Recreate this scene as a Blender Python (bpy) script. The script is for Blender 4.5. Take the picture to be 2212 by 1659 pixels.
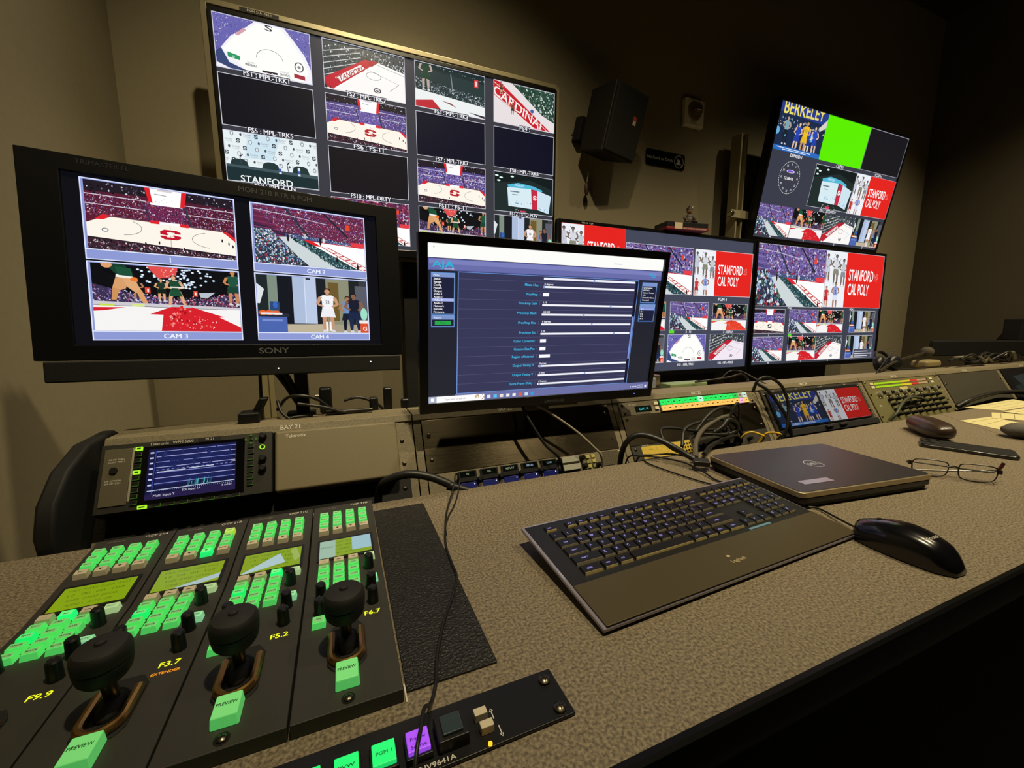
import bpy, math, random, mathutils
from math import sin, cos, pi, radians
V = mathutils.Vector
C = bpy.context.scene.collection
for o in list(bpy.data.objects):
    bpy.data.objects.remove(o)

# ---------------------------------------------------------------- camera, world, lights, exposure
# desk top is z = 0, X runs along the console, Y towards the monitor wall
sc = bpy.context.scene
camd = bpy.data.cameras.new('camera')
cam = bpy.data.objects.new('camera', camd); C.objects.link(cam)
sc.camera = cam
camd.sensor_fit = 'HORIZONTAL'; camd.sensor_width = 36.0
camd.lens = 36.0 * 885.82 / 2212.0
camd.clip_start = 0.02; camd.clip_end = 50
_p, _y = 0.1440, 0.3947
fw = V((sin(_y) * cos(_p), cos(_y) * cos(_p), -sin(_p)))
rt = V((cos(_y), -sin(_y), 0)); up = rt.cross(fw)
cam.matrix_world = mathutils.Matrix(((rt.x, up.x, -fw.x, 0), (rt.y, up.y, -fw.y, 0), (rt.z, up.z, -fw.z, 0.3002), (0, 0, 0, 1)))

world = bpy.data.worlds.new('world'); sc.world = world; world.use_nodes = True
bgn = world.node_tree.nodes['Background']
bgn.inputs[0].default_value = (0.9, 0.72, 0.5, 1); bgn.inputs[1].default_value = 0.05

sc.view_settings.view_transform = 'Standard'; sc.view_settings.look = 'None'
sc.view_settings.exposure = 0.0; sc.view_settings.gamma = 1.0
sc.view_settings.use_curve_mapping = False

def spot(name, loc, aim, power, ang, blend=0.6, col=(1.0, 0.84, 0.52), size=0.035):
    l = bpy.data.lights.new(name, 'SPOT'); l.energy = power; l.color = col
    l.spot_size = radians(ang); l.spot_blend = blend; l.shadow_soft_size = size
    o = bpy.data.objects.new(name, l); C.objects.link(o); o.location = loc
    o.rotation_euler = (V(aim) - V(loc)).to_track_quat('-Z', 'Y').to_euler()
    return o
LIGHTS = [          # the row of ceiling downlights over the desk, then an added fill spot
    spot('downlight_or_fill', (0.26, 0.12, 2.32), (0.22, 1.35, 0.0), 150, 86, 1.0),
    spot('downlight_or_fill', (1.35, 0.12, 2.32), (1.50, 0.66, 0.0), 155, 84, 1.0),
    spot('downlight_or_fill', (2.40, 0.12, 2.32), (2.35, 0.90, 0.0), 120, 88, 1.0),
    spot('downlight_or_fill', (3.35, 0.12, 2.32), (3.15, 0.95, 0.0), 120, 94, 1.0),
    spot('downlight_or_fill', (0.60, 1.02, 2.32), (0.02, 1.55, 0.0), 165, 52, 1.0),  # extra fill spot, added to brighten the ledge and low wall
]

# ---------------------------------------------------------------- colour and materials
def lin(c):
    return c / 12.92 if c <= 0.04045 else ((c + 0.055) / 1.055) ** 2.4
def srgb(h):
    if isinstance(h, str):
        h = h.lstrip('#'); h = h if len(h) == 6 else ''.join(c * 2 for c in h); h = tuple(int(h[i:i + 2], 16) / 255 for i in (0, 2, 4))
    return tuple(lin(x) for x in h)

_M = {}
def mat(name, col, rough=0.5, metal=0.0, emit=None, es=1.0, spec=0.5, alpha=1.0, trans=0.0,
        mottle=None, bump=None, coat=0.0, stretch=None, aniso=None):
    """mottle=(scale, colour2, contrast)  bump=(scale, strength)  stretch=(sx,sy,sz)"""
    if name in _M: return _M[name]
    m = bpy.data.materials.new(name); m.use_nodes = True; nt = m.node_tree
    b = nt.nodes['Principled BSDF']
    b.inputs['Base Color'].default_value = (*srgb(col), 1)
    b.inputs['Roughness'].default_value = rough; b.inputs['Metallic'].default_value = metal
    b.inputs['Specular IOR Level'].default_value = spec
    b.inputs['Coat Weight'].default_value = coat
    b.inputs['Transmission Weight'].default_value = trans
    if emit is not None:
        b.inputs['Emission Color'].default_value = (*srgb(emit), 1); b.inputs['Emission Strength'].default_value = es
    tc = nt.nodes.new('ShaderNodeTexCoord'); mp = nt.nodes.new('ShaderNodeMapping')
    nt.links.new(tc.outputs['Object'], mp.inputs['Vector'])
    if stretch: mp.inputs['Scale'].default_value = stretch
    if mottle:
        n = nt.nodes.new('ShaderNodeTexNoise'); n.inputs['Scale'].default_value = mottle[0]; n.inputs['Detail'].default_value = 4
        r = nt.nodes.new('ShaderNodeValToRGB'); k = mottle[2]
        r.color_ramp.elements[0].position = 0.5 - k; r.color_ramp.elements[1].position = 0.5 + k
        r.color_ramp.elements[0].color = (*srgb(mottle[1]), 1); r.color_ramp.elements[1].color = (*srgb(col), 1)
        nt.links.new(mp.outputs[0], n.inputs['Vector']); nt.links.new(n.outputs['Fac'], r.inputs[0])
        nt.links.new(r.outputs[0], b.inputs['Base Color'])
    if bump:
        n2 = nt.nodes.new('ShaderNodeTexNoise'); n2.inputs['Scale'].default_value = bump[0]; n2.inputs['Detail'].default_value = 3
        bp = nt.nodes.new('ShaderNodeBump'); bp.inputs['Strength'].default_value = bump[1]; bp.inputs['Distance'].default_value = 0.002
        nt.links.new(mp.outputs[0], n2.inputs['Vector']); nt.links.new(n2.outputs['Fac'], bp.inputs['Height'])
        nt.links.new(bp.outputs[0], b.inputs['Normal'])
    if aniso:                       # brushed metal: highlight stretched along the given direction
        b.inputs['Anisotropic'].default_value = aniso[0]
        cx = nt.nodes.new('ShaderNodeCombineXYZ')
        for i in range(3): cx.inputs[i].default_value = aniso[1][i]
        nt.links.new(cx.outputs[0], b.inputs['Tangent'])
    _M[name] = m
    return m

def lit(col, es=1.0):
    k = 'lit_%s_%g' % (col, es)
    return mat(k, '#050505' if True else col, 0.4, emit=col, es=es)

BLK = mat('black_plastic', '#0d0d11', 0.42, bump=(700, 0.06))
BLKM = mat('matt_black', '#0b0b0c', 0.7, bump=(500, 0.1))
GLOSS = mat('glossy_black', '#0b0b0d', 0.12)
DGREY = mat('dark_grey_paint', '#37352f', 0.5, bump=(900, 0.08))
CONS = mat('console_taupe_paint', '#857b63', 0.6, mottle=(420, '#6a614c', 0.16), bump=(700, 0.12))
CREAM = mat('cream_key', '#d8cdb4', 0.45)
WHT = mat('white_print', '#d8d4c8', 0.6)
CHROME = mat('chrome_steel', '#b8b0a0', 0.22, metal=1.0)
SCRW = mat('screw_steel', '#6a645a', 0.3, metal=1.0)
BRASS = mat('bronze_trim', '#b08a52', 0.3, metal=1.0)
RUB = mat('cable_rubber', '#141414', 0.45)

# ---------------------------------------------------------------- mesh builder
_tc = {}
def text_shape(s, bold=0.0):
    """flat triangulated outline of a string, cap height 1, origin at its left baseline -> verts, faces, width"""
    bold = min(bold, 0.0 if 'M' in s else 0.012); k = (s, bold)
    if k in _tc: return _tc[k]
    cu = bpy.data.curves.new('t', 'FONT'); cu.body = s; cu.size = 1.0; cu.offset = bold; cu.resolution_u = 3
    ob = bpy.data.objects.new('t', cu); C.objects.link(ob)
    dg = bpy.context.evaluated_depsgraph_get(); dg.update()
    me = bpy.data.meshes.new_from_object(ob.evaluated_get(dg))
    vs = [(v.co.x, v.co.y) for v in me.vertices]; fs = [tuple(p.vertices) for p in me.polygons]
    bpy.data.objects.remove(ob); bpy.data.meshes.remove(me); bpy.data.curves.remove(cu)
    if vs:
        x0 = min(v[0] for v in vs); x1 = max(v[0] for v in vs); k7 = 1 / 0.69
        vs = [((x - x0) * k7, y * k7) for x, y in vs]; w = (x1 - x0) * k7
    else: w = 0
    _tc[k] = (vs, fs, w)
    return _tc[k]

def catmull(P, n=6):
    P = [V(p) for p in P]
    if len(P) < 3: return P
    Q = [P[0] * 2 - P[1]] + P + [P[-1] * 2 - P[-2]]; out = []
    for i in range(1, len(Q) - 2):
        a, b, c, d = Q[i - 1:i + 3]
        for k in range(n):
            t = k / n
            out.append(0.5 * ((2 * b) + (c - a) * t + (2 * a - 5 * b + 4 * c - d) * t * t + (3 * b - a - 3 * c + d) * t ** 3))
    out.append(P[-1]); return out

class MB:
    def __init__(s): s.v = []; s.f = []; s.m = []; s.ms = []
    def mi(s, m):
        if m not in s.ms: s.ms.append(m)
        return s.ms.index(m)
    def add(s, vs, fs, m):
        b = len(s.v); s.v += [tuple(p) for p in vs]; i = s.mi(m)
        for f in fs: s.f.append(tuple(b + k for k in f)); s.m.append(i)
        return s
    def box(s, x0, x1, y0, y1, z0, z1, m):
        vs = [(x, y, z) for z in (z0, z1) for x, y in ((x0, y0), (x1, y0), (x1, y1), (x0, y1))]
        return s.add(vs, [(3, 2, 1, 0), (4, 5, 6, 7), (0, 1, 5, 4), (1, 2, 6, 5), (2, 3, 7, 6), (3, 0, 4, 7)], m)
    def hexa(s, bot, top, m):
        return s.add(list(bot) + list(top), [(3, 2, 1, 0), (4, 5, 6, 7), (0, 1, 5, 4), (1, 2, 6, 5), (2, 3, 7, 6), (3, 0, 4, 7)], m)
    def prism(s, pts, a, b, axis, m):
        """pts 2-D outline; axis 'x' -> pts are (y,z); 'y' -> (x,z); 'z' -> (x,y)"""
        def P(p, t): return {'x': (t, p[0], p[1]), 'y': (p[0], t, p[1]), 'z': (p[0], p[1], t)}[axis]
        n = len(pts); vs = [P(p, a) for p in pts] + [P(p, b) for p in pts]
        fs = [tuple(range(n - 1, -1, -1)), tuple(range(n, 2 * n))] + [(i, (i + 1) % n, n + (i + 1) % n, n + i) for i in range(n)]
        return s.add(vs, fs, m)
    def cyl(s, p0, p1, r0, r1=None, n=20, m=None, caps=True):
        r1 = r0 if r1 is None else r1; p0 = V(p0); p1 = V(p1); d = (p1 - p0).normalized()
        a = d.orthogonal().normalized(); b = d.cross(a); vs = []
        for p, r in ((p0, r0), (p1, r1)):
            vs += [p + (a * cos(2 * pi * i / n) + b * sin(2 * pi * i / n)) * r for i in range(n)]
        fs = [(i, (i + 1) % n, n + (i + 1) % n, n + i) for i in range(n)]
        if caps: fs += [tuple(range(n - 1, -1, -1)), tuple(range(n, 2 * n))]
        return s.add(vs, fs, m)
    def lathe(s, c, prof, m, n=28, d=(0, 0, 1), sx=1, sy=1):
        """prof = [(radius, height)...] around axis d through c"""
        c = V(c); d = V(d).normalized(); a = d.orthogonal().normalized()
        if abs(d.z) > 0.99: a = V((1, 0, 0))
        b = d.cross(a); vs = []; fs = []
        for r, h in prof:
            vs += [c + d * h + a * (cos(2 * pi * i / n) * r * sx) + b * (sin(2 * pi * i / n) * r * sy) for i in range(n)]
        for k in range(len(prof) - 1):
            fs += [(k * n + i, k * n + (i + 1) % n, (k + 1) * n + (i + 1) % n, (k + 1) * n + i) for i in range(n)]
        fs += [tuple(range(n - 1, -1, -1)), tuple(range((len(prof) - 1) * n, len(prof) * n))]
        return s.add(vs, fs, m)
    def ell(s, c, rx, ry, rz, m, n=20, k=12, R=None, e=1.0):
        vs = []; fs = []
        def pw(x): return math.copysign(abs(x) ** e, x)
        for j in range(k + 1):
            t = -pi / 2 + pi * j / k
            for i in range(n):
                a = 2 * pi * i / n
                p = V((rx * pw(cos(t)) * pw(cos(a)), ry * pw(cos(t)) * pw(sin(a)), rz * pw(sin(t))))
                if R: p = R @ p
                vs.append(V(c) + p)
        for j in range(k):
            for i in range(n):
                fs.append((j * n + i, j * n + (i + 1) % n, (j + 1) * n + (i + 1) % n, (j + 1) * n + i))
        return s.add(vs, fs, m)
    def tube(s, P, r, m, n=8, sm=6, rr=None):
        Q = catmull(P, sm) if sm else [V(p) for p in P]
        vs = []; fs = []; a = None
        for i, p in enumerate(Q):
            d = (Q[min(i + 1, len(Q) - 1)] - Q[max(i - 1, 0)]).normalized()
            a = d.orthogonal().normalized() if a is None else (a - d * a.dot(d)).normalized()
            b = d.cross(a)
            R = r if rr is None else r + (rr - r) * i / (len(Q) - 1)
            vs += [p + (a * cos(2 * pi * k / n) + b * sin(2 * pi * k / n)) * R for k in range(n)]
        for i in range(len(Q) - 1):
            fs += [(i * n + k, i * n + (k + 1) % n, (i + 1) * n + (k + 1) % n, (i + 1) * n + k) for k in range(n)]
        fs += [tuple(range(n - 1, -1, -1)), tuple(range((len(Q) - 1) * n, len(Q) * n))]
        return s.add(vs, fs, m)
    def ring(s, O, I, y0, y1, m):
        """picture frame: outer and inner (x0,x1,z0,z1), front y0, back y1"""
        vs = [(x, y, z) for y in (y0, y1) for R in (O, I) for x, z in ((R[0], R[2]), (R[1], R[2]), (R[1], R[3]), (R[0], R[3]))]
        fs = []
        for i in range(4):
            j = (i + 1) % 4
            fs += [(i, j, 4 + j, 4 + i), (8 + j, 8 + i, 12 + i, 12 + j), (j, i, 8 + i, 8 + j), (4 + i, 4 + j, 12 + j, 12 + i)]
        return s.add(vs, fs, m)
    def text(s, t, o, ex, ey, h, m, sx=1.0, align='c', bold=0.0, fit=None):
        """string t, cap height h, baseline middle at o, axes ex (right) and ey (up)"""
        vs, fs, w = text_shape(t, bold)
        if not vs: return s
        if fit: sx = fit / (w * h)
        ox = {'l': 0, 'c': -w / 2, 'r': -w}[align]; o = V(o); ex = V(ex); ey = V(ey)
        return s.add([o + ex * ((x + ox) * h * sx) + ey * (y * h) for x, y in vs], fs, m)
    def build(s, name, parent=None, bev=0.0, seg=2, smooth=True, sharp=35):
        me = bpy.data.meshes.new(name); me.from_pydata(s.v, [], s.f)
        for m in s.ms: me.materials.append(m)
        me.polygons.foreach_set('material_index', s.m)
        if smooth:
            me.polygons.foreach_set('use_smooth', [True] * len(s.f))
            me.set_sharp_from_angle(angle=radians(sharp))
        me.validate(); me.update()
        o = bpy.data.objects.new(name, me); C.objects.link(o)
        if parent is not None: o.parent = parent
        if bev:
            b = o.modifiers.new('bevel', 'BEVEL'); b.width = bev; b.segments = seg; b.limit_method = 'ANGLE'; b.angle_limit = radians(40)
            b.harden_normals = True
        return o

X1, Y1, Z1 = V((1, 0, 0)), V((0, 1, 0)), V((0, 0, 1))
def thing(name, label, cat, loc=(0, 0, 0), rot=(0, 0, 0), group=None, order='XYZ'):
    o = bpy.data.objects.new(name, None); C.objects.link(o); o.empty_display_size = 0.02
    o.location = loc; o.rotation_mode = order; o.rotation_euler = rot
    o['label'] = label; o['category'] = cat
    if group: o['group'] = group
    return o
def tag(o, label, cat, group=None):
    o['label'] = label; o['category'] = cat
    if group: o['group'] = group
    return o
def struct(o): o['kind'] = 'structure'; return o
# ---------------------------------------------------------------- screen pictures, made of flat coloured polygons
def screen_mat(name, es=1.0, rough=0.25):
    m = bpy.data.materials.new(name); m.use_nodes = True; nt = m.node_tree; b = nt.nodes['Principled BSDF']
    a = nt.nodes.new('ShaderNodeAttribute'); a.attribute_name = 'Col'
    b.inputs['Base Color'].default_value = (0.004, 0.004, 0.005, 1); b.inputs['Roughness'].default_value = rough
    b.inputs['Specular IOR Level'].default_value = 0.35
    b.inputs['Emission Strength'].default_value = es
    nt.links.new(a.outputs['Color'], b.inputs['Emission Color'])
    return m
def clip(pts, x0, y0, x1, y1):
    for ax, lim, sg in ((0, x0, 1), (0, x1, -1), (1, y0, 1), (1, y1, -1)):
        out = []
        for i, p in enumerate(pts):
            q = pts[i - 1]; ip = (p[ax] - lim) * sg >= 0; iq = (q[ax] - lim) * sg >= 0
            if ip != iq:
                t = (lim - q[ax]) / (p[ax] - q[ax]); out.append((q[0] + (p[0] - q[0]) * t, q[1] + (p[1] - q[1]) * t))
            if ip: out.append(p)
        pts = out
        if len(pts) < 3: return []
    return pts

class Paint:
    """canvas w x h metres; local x right, z up, faces -y; 0..1 coordinates with v downwards"""
    def __init__(s, w, h, flat=False, eps=2.5e-5):
        s.w = w; s.h = h; s.v = []; s.f = []; s.c = []; s.flat = flat; s.eps = eps
    def put(s, pts, col, layer):
        b = len(s.v); d = layer * s.eps
        for x, y in pts:
            X = x - s.w / 2; Y = s.h / 2 - y
            s.v.append((X, Y, d) if s.flat else (X, -d, Y))
        s.f.append(tuple(range(b + len(pts) - 1, b - 1, -1))); s.c.append(srgb(col) if not isinstance(col, tuple) or len(col) == 3 else col)
    def build(s, name, parent, m, loc=(0, 0, 0)):
        me = bpy.data.meshes.new(name); me.from_pydata(s.v, [], s.f); me.materials.append(m)
        at = me.color_attributes.new('Col', 'FLOAT_COLOR', 'CORNER'); d = []
        for f, c in zip(s.f, s.c): d += [c[0], c[1], c[2], 1.0] * len(f)
        at.data.foreach_set('color', d); me.update()
        o = bpy.data.objects.new(name, me); C.objects.link(o); o.parent = parent; o.location = loc
        return o

class Fr:
    def __init__(s, P, x0, y0, x1, y1, layer=1):
        s.P = P; s.x0 = x0 * P.w; s.y0 = y0 * P.h; s.x1 = x1 * P.w; s.y1 = y1 * P.h; s.L = layer
        s.W = s.x1 - s.x0; s.H = s.y1 - s.y0
    def sub(s, u0, v0, u1, v1):
        f = Fr(s.P, 0, 0, 1, 1, s.L + 1); f.x0 = s.x0 + u0 * s.W; f.x1 = s.x0 + u1 * s.W; f.y0 = s.y0 + v0 * s.H; f.y1 = s.y0 + v1 * s.H
        f.W = f.x1 - f.x0; f.H = f.y1 - f.y0; return f
    def T(s, u, v): return (s.x0 + u * s.W, s.y0 + v * s.H)
    def poly(s, pts, c, k=1):
        q = clip([s.T(*p) for p in pts], s.x0, s.y0, s.x1, s.y1)
        if len(q) < 3: return
        a = sum(q[i - 1][0] * q[i][1] - q[i][0] * q[i - 1][1] for i in range(len(q)))
        if a < 0: q = q[::-1]
        s.L += k; s.P.put(q, c, s.L)
    def rect(s, u0, v0, u1, v1, c, k=1): s.poly([(u0, v0), (u1, v0), (u1, v1), (u0, v1)], c, k)
    def line(s, u0, v0, u1, v1, w, c, k=1):
        a = s.T(u0, v0); b = s.T(u1, v1); dx = b[0] - a[0]; dy = b[1] - a[1]; L = math.hypot(dx, dy) or 1
        nx, ny = -dy / L * w * s.H / 2, dx / L * w * s.H / 2
        s.poly([((p[0] - s.x0) / s.W, (p[1] - s.y0) / s.H) for p in ((a[0] + nx, a[1] + ny), (b[0] + nx, b[1] + ny), (b[0] - nx, b[1] - ny), (a[0] - nx, a[1] - ny))], c, k)
    def pline(s, pts, w, c, close=False):
        for i in range(len(pts) - (0 if close else 1)): s.line(*pts[i], *pts[(i + 1) % len(pts)], w, c, 0 if i else 1)
    def ell(s, cu, cv, ru, rv, c, n=16, k=1, a0=0, a1=2 * pi):
        s.poly([(cu + ru * cos(a0 + (a1 - a0) * i / n), cv + rv * sin(a0 + (a1 - a0) * i / n)) for i in range(n)], c, k)
    def ring(s, cu, cv, ru, rv, w, c, a0=0, a1=2 * pi, n=20):
        P = [(cu + ru * cos(a0 + (a1 - a0) * i / n), cv + rv * sin(a0 + (a1 - a0) * i / n)) for i in range(n + 1)]
        s.pline(P, w, c)
    def frame(s, w, c):
        a = w; b = w * s.H / s.W
        s.L += 60
        for r in ((0, 0, 1, a), (0, 1 - a, 1, 1), (0, 0, b, 1), (1 - b, 0, 1, 1)): s.rect(*r, c, 0)
    def text(s, t, cu, cv, h, c, sx=1.0, align='c', bold=0.0, ang=0.0, shear=0.0, fit=None):
        """cap height h (fraction of the frame height), centred on cu,cv"""
        vs, fs, w = text_shape(t, bold); hh = h * s.H
        if fit and w: sx = fit * s.W / (w * hh)
        ox = {'l': 0, 'c': -w / 2, 'r': -w}[align]; s.L += 1; ca, sa = cos(ang), sin(ang)
        X, Y = s.T(cu, cv); b = len(s.P.v); d = s.L * s.P.eps; col = srgb(c)
        for x, y in vs:
            px = (x + ox) * hh * sx + shear * y * hh; py = (y - 0.5) * hh
            qx = X + px * ca + py * sa; qy = Y - (py * ca - px * sa) 
            qx = min(max(qx, s.x0), s.x1); qy = min(max(qy, s.y0), s.y1)
            s.P.v.append((qx - s.P.w / 2, s.P.h / 2 - qy, d) if s.P.flat else (qx - s.P.w / 2, -d, s.P.h / 2 - qy))
        for f in fs: s.P.f.append(tuple(b + i for i in f)); s.P.c.append(col)
        if bold and 'M' in t:      # heavier strokes for strings the outline offset cannot thicken
            s.text(t, cu + .06 * h * s.H / s.W, cv, h, c, sx, align, 0.0, ang, shear)
    def crowd(s, quad, n, cols, sz=0.03, seed=1, asp=0.8):
        """little blobs filling the quad (four corners, clockwise from top left)"""
        r = random.Random(seed); a, b, c, d = quad; L0 = s.L; n = int(n * 1.6) if n > 50 else n; n = int(n * 1.6) if n > 600 else n
        for i in range(n):
            t, w = r.random(), r.random()
            x = (a[0] * (1 - t) + b[0] * t) * (1 - w) + (d[0] * (1 - t) + c[0] * t) * w
            y = (a[1] * (1 - t) + b[1] * t) * (1 - w) + (d[1] * (1 - t) + c[1] * t) * w
            q = sz * r.uniform(0.35, 0.95) / (1.35 if n > 600 else 1); k = q * asp * s.H / s.W
            s.L = L0 + (i % 6)
            j = [r.uniform(0.5, 1.1) for _ in range(4)]
            s.poly([(x - k * j[0], y), (x, y - q * j[1]), (x + k * j[2], y), (x, y + q * j[3])], r.choice(cols))
        s.L = L0 + 7

MAR = ['#5e2034', '#7a3050', '#4b1c30', '#6d3a62', '#3a1a2c', '#8a4a70']
PUR = ['#7e6bb8', '#6a58a8', '#9b8fd0', '#4a3f78', '#b9b2e4', '#2b2748', '#d8d4f0']
MIX = ['#dcd8ea', '#b0a4c8', '#8d80aa', '#2a2440', '#3b2b4a', '#b84454', '#8f78b8', '#9a8494', '#e8dcdc', '#251a2a', '#7a2a44', '#4a3c60', '#6a4a6e', '#1c1826']
BLU = ['#3c5f8a', '#6d93bd', '#25364a', '#a9c4dc', '#8a2a3c', '#b33a45', '#2d5248', '#dfe6ee', '#1c2230', '#547a5e']
GRY = ['#1b2027', '#3a434d', '#77828c', '#b4bcc3', '#0e1115', '#5c6770', '#e2e7ea']
WH = '#ffffff'; RED = '#e2232c'; CRT = '#fdf6ea'

def logo_s(f, u, v, h, col, inner=None):
    """block letter S with cut corners"""
    w = h * (1.7 if inner else 0.85) * f.H / f.W
    def P(L): return [(u + x * w, v + y * h) for x, y in L]
    f.poly(P([(-.5, -.3), (-.3, -.5), (.3, -.5), (.5, -.3), (.5, -.14), (.2, -.14), (.2, -.26), (-.18, -.26), (-.18, -.12), (-.5, 0)]), col)
    f.poly(P([(-.5, 0), (-.5, -.2), (-.18, -.14), (.5, .1), (.5, .2), (.2, .16)]), col, 0)
    f.poly(P([(.5, .08), (.5, .3), (.3, .5), (-.3, .5), (-.5, .3), (-.5, .14), (-.2, .14), (-.2, .26), (.18, .26), (.18, .1)]), col, 0)

def court_wide(f, n=1, purple=False, s_col='#c3152f', bottom=True):
    f.rect(0, 0, 1, 1, '#241c26')
    pal = PUR if purple else MAR
    f.poly([(0, .16), (.4, .14), (.4, .6), (0, .6)], '#5c4f92' if purple else '#5d1c33'); f.poly([(.6, .14), (1, .16), (1, .7), (.6, .7)], '#544789' if purple else '#541a30')
    f.poly([(.38, .22), (.64, .22), (.66, .6), (.36, .6)], '#6b5aa8' if purple else '#6e2550')
    f.crowd([(0, .02), (1, .02), (1, .2), (0, .2)], int(60 * n), ['#15121c', '#3b3548', '#6e6a80', '#0c0a10', '#cfcfe0'], .025, 3)
    f.crowd([(0, .2), (1, .2), (1, .56), (0, .5)], int(520 * n), MIX + pal * 2, .022 if n >= 1 else .035, 4)
    for v in (.2, .34):
        f.line(0, v, .38, v + .01, .012, '#d6cfe0'); f.line(.62, v, 1, v + .01, .012, '#d6cfe0')
    f.line(.36, .22, .4, .5, .02, '#3a3348'); f.line(.64, .22, .68, .52, .03, '#3a3348')
    f.poly([(.0, .62), (.13, .5), (.42, .52), (.9, .55), (1, .68), (1, .93), (0, .82)], CRT)
    f.poly([(.05, .56), (.1, .48), (.17, .49), (.1, .56)], RED); f.poly([(.9, .54), (.95, .56), (1, .64), (1, .7)], RED)
    f.line(.12, .5, .9, .545, .016, '#6a4450')
    f.rect(.4, .5, .66, .54, WH); f.rect(.4, .49, .46, .54, RED); f.rect(.6, .5, .66, .55, RED)
    f.poly([(.375, -.02), (.66, -.02), (.62, .25), (.41, .25)], WH); f.poly([(.375, 0), (.41, 0), (.425, .22), (.4, .22)], RED)
    f.poly([(.625, 0), (.66, 0), (.64, .24), (.61, .24)], RED); f.rect(.46, -.01, .56, .03, '#d9d0d4')
    f.line(.44, .08, .52, .09, .012, '#9aa0a8'); f.crowd([(.43, .14), (.61, .15), (.61, .21), (.43, .2)], 10, ['#7f93b0', '#cfd6df'], .015, 8)
    f.ring(.2, .64, .14, .12, .008, '#8d8478', -.9, 1.4); f.ring(.82, .72, .14, .12, .008, '#8d8478', 1.7, 4.4)
    f.line(.53, .55, .53, .88, .007, '#a99')
    logo_s(f, .53, .69, .15, s_col, True); f.poly([(.53, .635), (.545, .67), (.54, .67), (.555, .705), (.505, .705), (.52, .67), (.515, .67)], CRT)
    f.ell(.11, .71, .022, .03, '#77798a', 10); f.ell(.11, .71, .015, .018, CRT, 10)
    if bottom:
        f.poly([(0, .84), (.3, .86), (.5, .9), (1, .95), (1, 1), (0, 1)], '#3a2430')
        f.crowd([(0, .85), (1, .95), (1, 1), (0, 1)], int(160 * n), ['#17131a', '#2b2530', '#e6dfe2', '#7d3244', '#55506a', '#8a8494', '#0e0c10'], .022, 9)
    for u, v in ((.45, .83), (.36, .86), (.9, .7), (.95, .74), (.98, .78), (.62, .9), (.7, .93), (.73, .93)):
        f.ell(u, v, .006, .03, '#1d1418', 6)

def court_corner(f, n=1, purple=False):
    f.rect(0, 0, 1, 1, '#3a2440' if not purple else '#544a80')
    f.poly([(0, 0), (1, 0), (1, .52), (.25, .42), (0, .3)], '#6b2848' if not purple else '#6a5a9a')
    for k in range(12):
        v = .03 + k * .045; f.line(.0, v - .06, 1, v + .07, .014, ('#8d3c68' if k % 2 else '#4a2848') if not purple else ('#8478b4' if k % 2 else '#4a4070'), 0)
    f.crowd([(.0, .0), (1, .0), (1, .5), (.2, .42)], int(420 * n), MIX + ['#902c50', '#7c5bb0', '#5a47a0', '#b03048'] + (PUR * 2 if purple else []), .022 if n >= 1 else .04, 12)
    f.line(.26, -.02, .48, .5, .035, '#2b3646'); f.line(.6, -.02, .84, .4, .03, '#1d2733')
    f.line(0, .08, .3, .12, .012, '#c8c0d8'); f.line(.3, .12, .64, .2, .012, '#c8c0d8'); f.line(.8, .05, .8, .5, .01, '#22303c')
    f.rect(.82, .16, .86, .26, '#e8482c')
    f.poly([(.26, .44), (.86, .5), (.84, .57), (.26, .52)], '#4a5a86'); f.crowd([(.28, .44), (.86, .5), (.84, .55), (.3, .5)], int(90 * n), ['#2c3a5c', '#7a88b4', '#1e2840', '#c8d0e8'], .02, 13)
    f.poly([(.42, .53), (.86, .55), (1, .53), (1, 1), (.98, 1)], WH); f.poly([(.42, .53), (1, .56), (1, 1), (.9, 1), (.6, .72)], WH)
    f.rect(.86, .48, 1.0, .56, '#e8404a'); f.line(.4, .53, 1, .57, .014, '#c23'); 
    f.poly([(.42, .52), (.5, .54), (.58, .62), (.48, .62)], RED)
    f.poly([(.58, .62), (.62, .62), (1, .96), (1, 1), (.93, 1)], '#fff2ee'); f.line(.58, .62, .96, 1, .012, '#b22'); f.line(.63, .62, 1.02, .95, .012, '#b22')
    for k in range(6): f.line(.68 + k * .06, .72 + k * .055, .73 + k * .058, .70 + k * .055, .02, '#cc3a3a', 0)
    f.poly([(.2, .52), (.3, .5), (.88, 1), (.44, 1)], '#cfd8da')
    f.poly([(.3, .5), (.42, .53), (.93, 1), (.72, 1)], '#2b4a4e')
    f.crowd([(.3, .51), (.4, .53), (.9, 1), (.7, 1)], int(170 * n), ['#16262c', '#2e5a5c', '#4e7c86', '#0f1a20', '#9fc0c8'], .022, 14)
    f.poly([(0, .4), (.1, .42), (.46, 1), (0, 1)], '#2d3346')
    f.crowd([(0, .4), (.14, .42), (.44, 1), (0, 1)], int(230 * n), BLU + ['#e8ecf4', '#7e9cc4'], .036 if n >= 1 else .05, 15)
    for u, v, h, c in ((.28, .52, .14, '#2a2430'), (.57, .53, .15, '#15161c'), (.43, .46, .1, '#cfc4c8'), (.6, .5, .1, '#e8e0dc'), (.72, .84, .08, '#1d1a20'), (.92, .95, .1, '#1a1420')):
        f.ell(u, v, .011, h / 2, c, 8); f.ell(u, v - h / 2, .009, .016, '#5a3a30', 8)

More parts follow.
